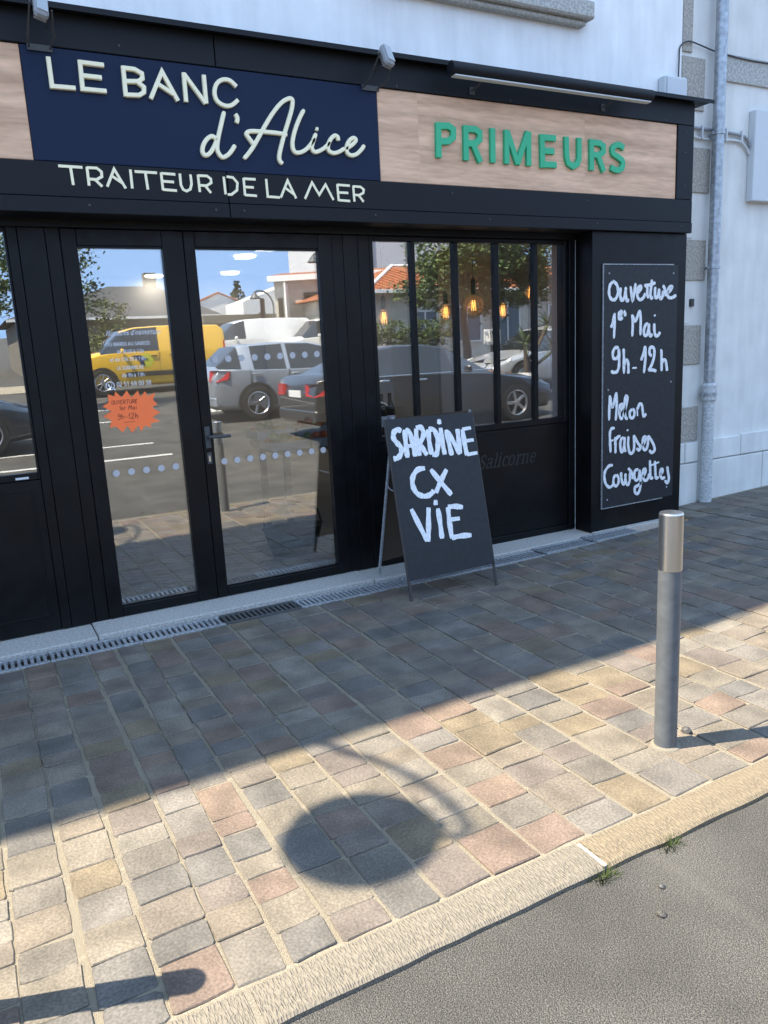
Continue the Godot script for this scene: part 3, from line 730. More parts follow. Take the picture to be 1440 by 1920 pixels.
	# flood lights and strip light over the sign
	for s in [[0.60, 3.25, "floodlight on the fascia edge above the navy sign's LE BANC end"], [2.51, 3.25, "floodlight on the fascia edge between the navy and the wooden sign panels"]]:
		var L := thing("floodlight", "small grey " + s[2], "floodlight", "", V(s[0], s[1], 0.27))
		var tilt := Transform3D(Basis.from_euler(V(-0.6, 0.3, -0.28)), V(0.0, 0.05, 0.22))
		var hb := MB.new()
		hb.box(Vector3.ZERO, V(0.065, 0.16, 0.045), 0.016, tilt)
		for k in 6: hb.box(V(0, -0.06 + 0.024 * k, -0.026), V(0.055, 0.005, 0.016), 0.0, tilt)
		put(hb, "housing", M.cable_grey, L)
		var gl := MB.new()
		gl.box(V(0, 0, 0.0245), V(0.05, 0.135, 0.005), 0.002, tilt)
		put(gl, "lens", M.lens, L)
		var br := MB.new()
		br.tube([V(-0.05, -0.06, -0.008), V(-0.06, -0.04, 0.1), tilt * V(-0.05, 0, 0)], 0.005, 6); br.tube([V(0.05, -0.06, -0.008), V(0.06, -0.04, 0.1), tilt * V(0.05, 0, 0)], 0.005, 6)
		br.b2(V(-0.06, -0.075, -0.0095), V(0.06, -0.045, -0.004)); br.tube([V(0.06, 0.03, -0.1), V(0.05, 0.045, 0.0), V(0.04, 0.06, 0.1), tilt * V(0, 0.09, -0.02)], 0.004, 6)
		put(br, "bracket", M.dark_iron, L)
	var T := thing("strip_light", "long black tubular strip light above the wooden sign panel", "lamp", "", V(0, 0, 0))
	var tb := MB.new()
	tb.tube([V(3.0, 3.31, 0.43), V(4.76, 3.31, 0.43)], 0.042, 16)
	put(tb, "housing", M.fascia, T)
	var tl := MB.new()
	tl.b2(V(3.02, 3.261, 0.405), V(4.74, 3.271, 0.455), 0.003)
	put(tl, "diffuser", M.plastic_grey, T)
	for xx in [3.28, 4.45]:
		var br := MB.new()
		br.tube([V(xx, 3.25, 0.258), V(xx, 3.26, 0.33), V(xx, 3.29, 0.40)], 0.006, 6); br.b2(V(xx - .02, 3.225, 0.2605), V(xx + .02, 3.275, 0.266), 0.002)
		put(br, "bracket", M.dark_iron, T)

func pane(parent: Node, called: String, x0: float, x1: float, y0: float, y1: float, z: float) -> void:
	var mb := MB.new()
	mb.quad(V(x0, y0, z), V(x1, y0, z), V(x1, y1, z), V(x0, y1, z))
	put(mb, called, M.shop_glass, parent)

func print_text(parent: Node, s: String, x: float, y: float, h: float, italic: bool) -> void:
	var t := TextMesh.new()
	t.text = s
	var f := SystemFont.new()
	f.font_names = PackedStringArray(["Droid Serif" if italic else "Droid Sans"])
	t.font = f
	t.font_size = 32; t.pixel_size = h / 32.0 * 0.98; t.depth = 0.0006
	t.horizontal_alignment = HORIZONTAL_ALIGNMENT_LEFT; t.vertical_alignment = VERTICAL_ALIGNMENT_BOTTOM
	t.material = M.print_white
	var o := MeshInstance3D.new()
	o.name = "print"
	o.mesh = t
	parent.add_child(o, true)
	o.transform = Transform3D(Basis(V(0.86, 0, 0), V(0.3 if italic else 0.0, 1, 0), V(0, 0, 1)), V(x, y, -0.0033))

func neighbour() -> void:
	var S := thing("neighbour_house", "old pale rendered house with stone quoins beside the shop", "house")
	var w := MB.new()
	w.b2(V(5.505, -0.1, -0.3), V(16, 8.4, 0.03)); w.b2(V(15.7, -0.1, -9), V(16, 8.4, -0.3)); w.b2(V(5.505, -0.1, -9.2), V(16, 8.4, -9))
	put(w, "wall", M.render_old, S)
	var rf := MB.new()
	rf.face([V(5.53, 8.4, 0.5), V(5.53, 10.6, -4.6), V(16.2, 10.6, -4.6), V(16.2, 8.4, 0.5)], Vector3.UP); rf.face([V(5.53, 8.4, -9.7), V(5.53, 10.6, -4.6), V(16.2, 10.6, -4.6), V(16.2, 8.4, -9.7)], Vector3.UP)
	rf.b2(V(5.53, 8.26, 0.032), V(16.2, 8.395, 0.5))
	put(rf, "roof", mat(lin(.38, .16, .08), 0.9), S)
	# corner quoins: long and short, slightly proud
	var qs := [[5.515, 5.63, 3.83, 4.6], [5.515, 5.79, 3.40, 3.80], [5.515, 5.89, 2.76, 3.115], [5.515, 5.87, 2.04, 2.375], [5.515, 5.845, 1.32, 1.66], [5.515, 5.84, 0.635, 0.945]]
	for q in qs:
		var mb := MB.new()
		mb.b2(V(q[0], q[2], 0.0305), V(q[1], q[3], 0.046), 0.006)
		put(mb, "quoin_stone", M.quoin, S)
	for q in [[5.515, 5.70, 3.13, 3.39], [5.515, 5.70, 2.39, 2.75], [5.515, 5.68, 1.675, 2.03], [5.515, 5.67, 0.96, 1.31]]:
		slab(S, "quoin_render", M.render_old, V(q[0], q[2], 0.0305), V(q[1], q[3], 0.040), 0.005)
	# plinth blocks, two courses
	for q in [[5.515, 5.66, .44, .62], [5.67, 5.84, .44, .62], [6.02, 6.42, .44, .63], [6.43, 7.1, .44, .64], [7.11, 7.9, .45, .65], [7.91, 8.8, .45, .66], [8.81, 9.8, .45, .66], [5.515, 5.84, .03, .43], [6.02, 6.75, .03, .43], [6.76, 7.6, .05, .43], [7.61, 8.7, .07, .44], [8.71, 9.9, .1, .44]]:
		slab(S, "plinth_block", M.render_old, V(q[0], q[2], 0.0305), V(q[1], q[3], 0.062), 0.007)
	var bd := MB.new()
	bd.b2(V(5.95, 3.66, 0.0305), V(16, 3.87, 0.05), 0.004)
	put(bd, "string_course", M.stone_sill, S)
	slab(S, "window_panel", M.plastic_grey, V(6.375, 2.71, 0.0305), V(7.3, 3.455, 0.10), 0.006).set_meta("label", "pale grey shutter box on the wall")
	# downpipe
	var D := thing("downpipe", "galvanised downpipe with cast iron foot between the two houses", "downpipe", "", V(5.885, 0, 0.115))
	var m1 := MB.new()
	m1.tube([V(0, 1.14, 0), V(0, 8.3, 0)], 0.048, 18)
	put(m1, "upper_pipe", M.zinc, D)
	var m2 := MB.new()
	m2.lathe([Vector2(.056, gy(5.9)), Vector2(.056, .30), Vector2(.058, .31), Vector2(.055, .32), Vector2(.053, .98), Vector2(.066, 1.0), Vector2(.066, 1.13), Vector2(.05, 1.15)], Transform3D.IDENTITY, 18)
	put(m2, "cast_iron_foot", M.castiron, D)
	for y in [1.05, 2.14, 3.22, 4.5]:
		var c := MB.new()
		var rr := 0.052 if y > 1.1 else 0.069
		c.lathe([Vector2(rr - .004, y - .014), Vector2(rr + .004, y - .012), Vector2(rr + .004, y + .012), Vector2(rr - .004, y + .014)], Transform3D.IDENTITY, 18)
		c.b2(V(-rr - .022, y - .012, -.006), V(-rr, y + .012, .006)); c.b2(V(rr, y - .012, -.006), V(rr + .022, y + .012, .006)); c.b2(V(-.01, y - .01, -.084), V(.01, y + .01, -rr))
		put(c, "clamp", M.zinc, D)
	var K := thing("wall_cable", "black cable looping from the junction box across the stone quoin", "cable")
	var c1 := MB.new()
	c1.tube(smooth([V(5.44, 3.60, 0.075), V(5.455, 3.75, 0.065), V(5.47, 3.85, 0.06), V(5.56, 3.90, 0.062), V(5.72, 3.885, 0.062), V(5.95, 3.86, 0.06), V(6.6, 3.85, 0.058), V(8.5, 3.93, 0.058)]), 0.006, 6)
	put(c1, "cable", M.cable, K)
	var K2 := thing("wall_conduit", "pair of grey conduits clipped to the wall behind the downpipe", "conduit")
	var c2 := MB.new()
	c2.tube(smooth([V(5.45, 3.265, 0.055), V(5.7, 3.262, 0.055), V(6.2, 3.25, 0.055), V(6.33, 3.22, 0.055), V(6.37, 3.16, 0.055)]), 0.013, 8)
	put(c2, "conduit", M.cable_grey, K2)
	var c3 := MB.new()
	c3.tube(smooth([V(5.45, 3.225, 0.052), V(5.52, 3.232, 0.052), V(5.6, 3.205, 0.052), V(5.8, 3.185, 0.052), V(6.2, 3.20, 0.052), V(6.32, 3.16, 0.052), V(6.37, 3.10, 0.052)]), 0.010, 8)
	put(c3, "thin_conduit", M.plastic_grey, K2)
	for xx in [5.6, 5.75, 6.05, 6.25]: slab(K2, "clip", M.plastic_grey, V(xx - .008, 3.18, 0.0465), V(xx + .008, 3.285, 0.074), 0.003)
	var J := thing("junction_box", "grey plastic junction box standing on the fascia cap", "junction box")
	slab(J, "box", M.plastic_grey, V(5.235, 3.389, 0.052), V(5.485, 3.60, 0.13), 0.01)
	slab(J, "lid", M.plastic_grey, V(5.25, 3.40, 0.1305), V(5.47, 3.585, 0.14), 0.004)
	var J2 := thing("wall_socket", "tiny black box fixed low between the quoins", "box")
	slab(J2, "box", M.dark_iron, V(5.695, 1.82, 0.0305), V(5.735, 1.885, 0.055), 0.004)
	# wall lantern whose shadow falls on the pavement
	var L := thing("wall_lantern", "bell shaped street lantern on a curved arm high on the shop wall", "lamp", "", V(-1.915, 0, 0))
	var arm := MB.new()
	arm.tube(smooth([V(0, 4.9, 0.05), V(0, 5.25, 0.45), V(0, 5.68, 1.09), V(0, 5.87, 1.25), V(0, 5.99, 1.42), V(0, 6.03, 1.6), V(0, 6.0, 1.78), V(0, 5.88, 1.84), V(0, 5.72, 1.78)]), 0.021, 10)
	arm.tube([V(0, 5.5, 0.05), V(0, 5.55, 0.85)], 0.014, 8)
	put(arm, "arm", M.grey_post, L)
	var hd := MB.new()
	hd.lathe([Vector2(.03, 5.75), Vector2(.05, 5.62), Vector2(.10, 5.56), Vector2(.15, 5.45), Vector2(.25, 5.30), Vector2(.26, 5.24), Vector2(.24, 5.23), Vector2(.2, 5.12), Vector2(.12, 5.04), Vector2(.0001, 5.02)], Transform3D(Basis.IDENTITY, V(0, 0.12, 1.76)), 20)
	put(hd, "lantern_head", M.grey_post, L)
	slab(L, "wall_plate", M.grey_post, V(-0.05, 4.8, 0.0505), V(0.05, 5.6, 0.065), 0.004)

func street_things() -> void:
	for b in [[2.258, 2.918, "grey steel bollard with stainless cap beside the kerb in front of the pillar"], [-0.20, 2.918, "grey steel bollard with stainless cap at the kerb before the shop doors"]]:
		var B := thing("bollard", b[2], "bollard", "bollards along the kerb", V(b[0], 0, b[1]))
		var p := MB.new()
		p.lathe([Vector2(.043, -0.05), Vector2(.043, .726), Vector2(.042, .728)], Transform3D.IDENTITY, 28)
		put(p, "post", M.grey_post, B)
		var c := MB.new()
		c.lathe([Vector2(.0435, .728), Vector2(.0445, .730), Vector2(.0445, .943), Vector2(.042, .948), Vector2(.036, .950), Vector2(.0001, .953)], Transform3D.IDENTITY, 28)
		put(c, "cap", M.steel, B)
		var f := MB.new()
		f.lathe([Vector2(.066, -0.01), Vector2(.056, .004), Vector2(.0435, .009)], Transform3D.IDENTITY, 18)
		put(f, "mortar_collar", M.mortar, B)
	# A-board
	var A := thing("sandwich_board", "black folding sandwich board reading sardine cx vie by the shop window", "sandwich board")
	var fl := V(2.355, 0, 0.785); var frr := V(2.975, 0, 0.837)
	var hz := (frr - fl).normalized()
	var topz := 0.50
	var tl := pz(722, 787, topz)
	var upv := (tl - fl - hz * (tl - fl).dot(hz)).normalized()
	var nf := hz.cross(upv).normalized()
	var loc := func(x: float, y: float) -> Vector3:    # photo pixel to the board's plane
		return px(x, y, fl, nf)
	var c00: Vector3 = loc.call(768, 1090); var c10: Vector3 = loc.call(927, 1056); var c11: Vector3 = loc.call(885, 773); var c01: Vector3 = loc.call(722, 787)
	var pm := MB.new()
	var back := -nf * 0.012
	pm.face([c00, c10, c11, c01], nf)
	pm.face([c00 + back, c10 + back, c11 + back, c01 + back], -nf)
	for e in [[c00, c10], [c10, c11], [c11, c01], [c01, c00]]: pm.face([e[0], e[1], e[1] + back, e[0] + back], (e[0] + e[1]) / 2 - (c00 + c11) / 2)
	put(pm, "front_panel", M.board, A)
	var off := -nf * 0.013
	for s in [[c01, c00, loc.call(777, 1128)], [c11, c10, loc.call(931, 1099)]]:
		var lg := MB.new()
		var down: Vector3 = (s[1] - s[0]).normalized()
		var foot: Vector3 = s[1] + down * ((0.004 - s[1].y) / down.y)
		lg.tube([s[0] + off, s[1] + off, foot + off], 0.011, 8)
		put(lg, "leg", M.rust, A)
	# rear half leans the other way
	var ax := V(0, 0, 0)
	var mir := func(p: Vector3) -> Vector3: return V(p.x + 0.06, p.y, 2 * (topz - 0.012) - p.z)
	var rp := MB.new()
	var r00: Vector3 = mir.call(c00); var r10: Vector3 = mir.call(c10); var r11: Vector3 = mir.call(c11); var r01: Vector3 = mir.call(c01)
	rp.face([r00, r10, r11, r01], V(0, 0, -1))
	var fw := V(0, 0.003, 0.011)
	rp.face([r00 + fw, r10 + fw, r11 + fw, r01 + fw], V(0, 0, 1))
	for e in [[r00, r10], [r10, r11], [r11, r01], [r01, r00]]: rp.face([e[0], e[1], e[1] + fw, e[0] + fw], (e[0] + e[1]) / 2 - (r00 + r11) / 2)
	put(rp, "rear_panel", M.plywood, A)
	for s in [[r01, r00], [r11, r10]]:
		var lg := MB.new()
		var down: Vector3 = (s[1] - s[0]).normalized()
		var foot: Vector3 = s[1] + down * ((0.034 - s[1].y) / down.y)
		lg.tube([s[0] + fw * 1.8, foot + fw * 1.8], 0.011, 8)
		put(lg, "leg", M.galv, A)
	var chn := MB.new()
	var ca := c01.lerp(c00, 0.44); var cb := r01.lerp(r00, 0.44)
	chn.tube(smooth([ca + off, ca.lerp(cb, 0.5) - V(0, 0.015, 0), cb + fw]), 0.006, 6)
	put(chn, "strap", M.galv, A)
	var words := [[[290, 265, 240, 245, 195, 280, 190, 350, 230, 410, 285, 470, 290, 540, 250, 605, 190, 620]], [[335, 245, 345, 400, 370, 605], [340, 245, 400, 290, 440, 430, 472, 590], [370, 455, 440, 450]], [[480, 230, 490, 400, 530, 580], [480, 225, 540, 215, 578, 290, 550, 380, 510, 410], [510, 410, 560, 480, 622, 572]], [[635, 240, 650, 400, 680, 565], [640, 240, 710, 250, 755, 350, 760, 470, 740, 560, 690, 562]], [[795, 220, 815, 380, 850, 565]], [[752, 138, 778, 142, 803, 140]], [[868, 245, 900, 400, 940, 575], [875, 260, 950, 380, 1045, 560], [1010, 235, 1030, 400, 1048, 555]], [[1075, 240, 1100, 400, 1135, 575], [1075, 240, 1185, 220], [1110, 390, 1220, 375], [1135, 565, 1268, 540]],
		[[595, 740, 500, 760, 440, 850, 438, 960, 490, 1060, 580, 1100, 660, 1080, 712, 1025]], [[668, 755, 800, 920, 935, 1082], [872, 755, 800, 900, 735, 1055]], [[418, 1265, 520, 1470, 625, 1675], [640, 1245, 640, 1450, 640, 1685]], [[760, 1255, 790, 1450, 815, 1645]], [[706, 1178, 731, 1182, 757, 1180]], [[890, 1240, 910, 1430, 940, 1645], [890, 1240, 980, 1230, 1082, 1242], [920, 1400, 1042, 1385], [940, 1635, 1060, 1610, 1192, 1600]]]
	for wd in words: traced(A, "brush_letter", M.white_paint, 710, 770, 6.857, wd, fl + nf * 0.0005, nf, 0.034, 0.0012, 0, true, 0.75)

# ---------------------------------------------------------------- inside the shop
func inside() -> void:
	var wallm := mat(lin(.62, .60, .56), 0.85)
	var fl := slab(self, "shop_floor", M.threshold, V(-8.6, -0.1, -8.9), V(5.1, 0.008, -0.135), 0.0)
	tag(fl, "pale elongated hexagon tile floor inside the shop", "", "", "structure")
	# elongated hexagon tiles near the doors
	var tm := mat(lin(.36, .34, .31), 0.45)
	var hm := MB.new()
	var hex := PackedVector2Array([Vector2(-.10, 0), Vector2(-.055, -.05), Vector2(.055, -.05), Vector2(.10, 0), Vector2(.055, .05), Vector2(-.055, .05)])
	var inner := PackedVector2Array()
	for p in hex: inner.append(p * Vector2(0.965, 0.94))
	hm.prism(inner, Transform3D(Basis(V(1, 0, 0), V(0, 0, -1), V(0, 1, 0)), V(0, 0.004, 0)), 0.009)
	var hmesh := hm.mesh()
	hmesh.surface_set_material(0, tm)
	for i in 15:
		for j in 19:
			var t := MeshInstance3D.new()
			t.name = "tile"
			t.mesh = hmesh
			fl.add_child(t, true)
			t.position = V(0.55 + 0.155 * i, 0, -0.24 - 0.1 * j - (0.05 if i % 2 else 0.0))
	var R := MB.new()
	R.b2(V(-8.6, 0, -8.9), V(5.1, 3.0, -8.75)); R.b2(V(-8.6, 0.0, -8.7), V(-8.45, 3.0, -0.31)); R.b2(V(4.95, 0.0, -8.7), V(5.1, 3.0, -0.31)); R.b2(V(-2.2, 2.43, -0.4), V(4.94, 2.95, -0.305))
	var w := put(R, "shop_inner_wall", wallm)
	tag(w, "off white inner walls of the shop", "", "", "structure")
	var ceil := slab(self, "shop_ceiling", mat(lin(.35, .35, .35), 0.9), V(-8.6, 2.96, -8.9), V(5.1, 3.1, -0.31), 0.0)
	tag(ceil, "pale ceiling inside the shop", "", "", "structure")
	var disc := glow(Color(1, 0.97, 0.92), 2.0)
	for p in [[262, 540], [290, 523], [432, 517], [460, 487], [500, 472], [14, 540]]:
		var q := px(p[0], p[1], V(0, 2.9, 0), Vector3.UP)
		var d := thing("ceiling_lamp", "round white ceiling lamp inside the shop", "lamp", "round ceiling lamps inside the shop", V(q.x, 2.955, q.z))
		var m := MB.new()
		m.lathe([Vector2(.0001, -.02), Vector2(.145, -.02), Vector2(.15, -.015), Vector2(.15, 0)], Transform3D(Basis(V(1, 0, 0), V(0, 1, 0), V(0, 0, 1)), Vector3.ZERO), 24)
		put(m, "lamp_disc", disc, d)
		var l := AreaLight3D.new()
		l.name = "lamp_light"
		l.area_size = Vector2(0.25, 0.25); l.light_energy = 0.11; l.light_color = Color(1, 0.96, 0.9); l.shadow_enabled = true
		d.add_child(l)
		l.position = V(0, -0.035, 0); l.rotation.x = -PI / 2
	# pendant filament bulbs in the window
	var fil := glow(Color(1.0, 0.76, 0.4), 0.9)
	var clear := glass_mat(0.0)
	clear.albedo_color = Color(1.0, 0.88, 0.65, 0.10)
	var k := 0
	for p in [[720, 595], [836, 585], [888, 572], [943, 582], [995, 548]]:
		var q := pz(p[0], p[1], -0.55)
		var big := k == 2
		var b := thing("pendant_bulb", ["clear filament bulb on a long cord, first above the bottles", "slim filament bulb hanging left of the globe bulb", "large round globe filament bulb on a cord", "slim filament bulb hanging right of the globe bulb", "slim filament bulb hanging higher beside the beige panel"][k], "lamp", "", q)
		var r := 0.085 if big else 0.035
		var g := MB.new()
		var prof := []
		for i in 13:
			var a := PI * i / 12.0
			prof.append(Vector2(maxf(.0001, r * sin(a)), -r * cos(a) * (1.0 if big else 1.9)))
		g.lathe(prof, Transform3D.IDENTITY, 18)
		put(g, "bulb", clear, b)
		var fm := MB.new()
		for i in 4:
			var a := TAU * i / 4
			fm.tube([V(cos(a) * .012, 0.04, sin(a) * .012), V(cos(a + .5) * .018, -0.045, sin(a + .5) * .018)], 0.0028, 5)
		put(fm, "filament", fil, b)
		var s := MB.new()
		s.lathe([Vector2(.0001, r * (1.0 if big else 1.8)), Vector2(.018, r * (1.0 if big else 1.8)), Vector2(.018, r + .11), Vector2(.004, r + .13)], Transform3D.IDENTITY, 12)
		s.tube([V(0, r + .12, 0), V(0, 2.95 - q.y, 0)], 0.003, 5)
		put(s, "socket", M.dark_iron, b)
		var ol := OmniLight3D.new()
		ol.name = "bulb_light"
		ol.light_energy = 0.002; ol.light_color = Color(1, 0.7, 0.35); ol.light_size = 0.03; ol.shadow_enabled = true; ol.omni_range = 6
		b.add_child(ol)
		k += 1
	# panels behind the window
	var beige := mat(lin(.42, .38, .32), 0.85)
	for p in [[3.70, 4.32, 0.9, 2.9, "wide beige partition panel standing behind the right window panes"], [3.06, 3.22, 0.9, 2.4, "narrow beige upright panel behind the second window pane"]]:
		var t := thing("partition_panel", p[4], "panel")
		slab(t, "panel", beige, V(p[0], 0.012, -0.95), V(p[1], p[3], -0.90), 0.004)
	# bottle shelf
	var sh := thing("bottle_shelf", "dark shelf holding wine bottles behind the first window pane", "shelf", "", V(2.75, 0.0, -0.42))
	slab(sh, "board", M.plywood, V(-0.17, 0.93, -0.12), V(0.25, 0.955, 0.12), 0.003)
	slab(sh, "board", M.plywood, V(-0.17, 0.45, -0.12), V(0.25, 0.475, 0.12), 0.003)
	slab(sh, "side", M.plywood, V(-0.20, 0.012, -0.12), V(-0.172, 1.0, 0.12), 0.003); slab(sh, "side", M.plywood, V(0.252, 0.012, -0.12), V(0.28, 1.0, 0.12), 0.003)
	var bottle_m := mat(lin(.008, .012, .008), 0.08)
	for i in 4:
		var b := thing("wine_bottle", "dark wine bottle with pale label on the window shelf", "bottle", "wine bottles on the window shelf", V(2.63 + 0.1 * i, 0.956, -0.40 - 0.05 * (i % 2)))
		var m := MB.new()
		m.lathe([Vector2(.0001, 0), Vector2(.037, 0), Vector2(.038, .01), Vector2(.038, .18), Vector2(.03, .21), Vector2(.015, .235), Vector2(.014, .295), Vector2(.016, .30), Vector2(.0001, .301)], Transform3D.IDENTITY, 16)
		put(m, "bottle_body", bottle_m, b)
		var lb := MB.new()
		lb.lathe([Vector2(.0384, .05), Vector2(.0386, .05), Vector2(.0386, .13), Vector2(.0384, .13)], Transform3D.IDENTITY, 16)
		put(lb, "label", M.print_white, b)
	# fruit stand behind the right door
	var cr_m := mat(lin(.22, .15, .09), 0.8)
	var grey_crate := mat(lin(.30, .33, .34), 0.6)
	var stand := thing("fruit_stand", "low dark table carrying fruit crates behind the right door", "table", "", V(2.62, 0.132, -1.35))
	slab(stand, "top", cr_m, V(-0.42, 0.66, -0.35), V(0.75, 0.69, 0.33), 0.004)
	for s in [[-0.38, -0.31], [0.68, -0.31], [-0.38, 0.27], [0.68, 0.27]]: slab(stand, "leg", cr_m, V(s[0], -0.12, s[1]), V(s[0] + .05, 0.659, s[1] + .05), 0.003)
	var fruits := [[.62, .22, .05], [.55, .30, .04], [.16, .22, .04], [.48, .10, .03], [.50, .36, .05]]
	var fm2 := []
	for f in fruits: fm2.append(mat(lin(f[0], f[1], f[2]), 0.5))
	for c in 6:
		var cx := 2.30 + 0.36 * (c % 3); var cz := -1.16 - 0.32 * int(c / 3.0); var cy := 0.826 + 0.07 * int(c / 3.0)
		var C := thing("fruit_crate", ["shallow grey crate of oranges and tomatoes on the fruit stand's front row", "shallow grey crate of mixed fruit on the fruit stand's back row"][int(c / 3.0)], "crate", "crates on the fruit stand", V(cx, cy, cz))
		var cm := MB.new()
		cm.b2(V(-.165, 0, -.14), V(.165, 0.012, .14)); cm.b2(V(-.17, 0, -.15), V(.17, .07, -.141)); cm.b2(V(-.17, 0, .141), V(.17, .07, .15)); cm.b2(V(-.17, 0, -.14), V(-.161, .07, .14)); cm.b2(V(.161, 0, -.14), V(.17, .07, .14))
		put(cm, "crate_body", grey_crate, C)
		if int(c / 3.0) == 1: slab(C, "riser", cr_m, V(-.15, -0.07, -.12), V(.15, -0.001, .12))
		for i in 10:
			var r := rng.randf_range(0.032, 0.045)
			var fk: int = [0, 1, 2, 0, 3, 4][(c * 2 + int(i / 4.0)) % 6]
			var f := thing("fruit", ["round orange fruit heaped in a crate on the stand", "yellow fruit heaped in a crate on the stand", "green fruit heaped in a crate on the stand", "red tomato heaped in a crate on the stand", "golden apple heaped in a crate on the stand"][fk], "fruit", "fruit in the crates", V(cx - .115 + .075 * (i % 4) + rng.randf_range(-.008, .008), cy + .018 + r + (0.045 if i > 7 else 0.0), cz - .085 + .085 * int(i / 4.0) + rng.randf_range(-.008, .008)))
			var m := MB.new()
			var pr := []
			for j in 9:
				var a := PI * j / 8.0
				pr.append(Vector2(maxf(.0001, r * sin(a)), -r * 0.92 * cos(a) - (0.12 * r if j == 8 else 0.0)))
			m.lathe(pr, Transform3D.IDENTITY, 12)
			put(m, "flesh", fm2[fk], f)
			var stem := MB.new()
			stem.tube([V(0, r * .78, 0), V(.003, r * 1.0, .002)], 0.002, 5)
			put(stem, "stem", M.soil_grass, f)
	var bk := thing("black_basket", "black oval basket standing on the shop floor under the fruit", "basket", "", V(2.18, 0.014, -0.80))
	var bm := MB.new()
	bm.lathe([Vector2(.0001, 0.01), Vector2(.14, 0.01), Vector2(.19, .22), Vector2(.2, .23), Vector2(.18, .23), Vector2(.13, .03), Vector2(.0001, .03)], Transform3D(Basis(V(1.3, 0, 0), V(0, 1, 0), V(0, 0, .8)), Vector3.ZERO), 20)
	put(bm, "basket_body", M.dark_iron, bk)
	var hd := MB.new()
	hd.tube(smooth([V(-.25, .22, 0), V(-.2, .36, 0), V(0, .42, 0), V(.2, .36, 0), V(.25, .22, 0)]), 0.008, 6)
	put(hd, "basket_handle", M.dark_iron, bk)

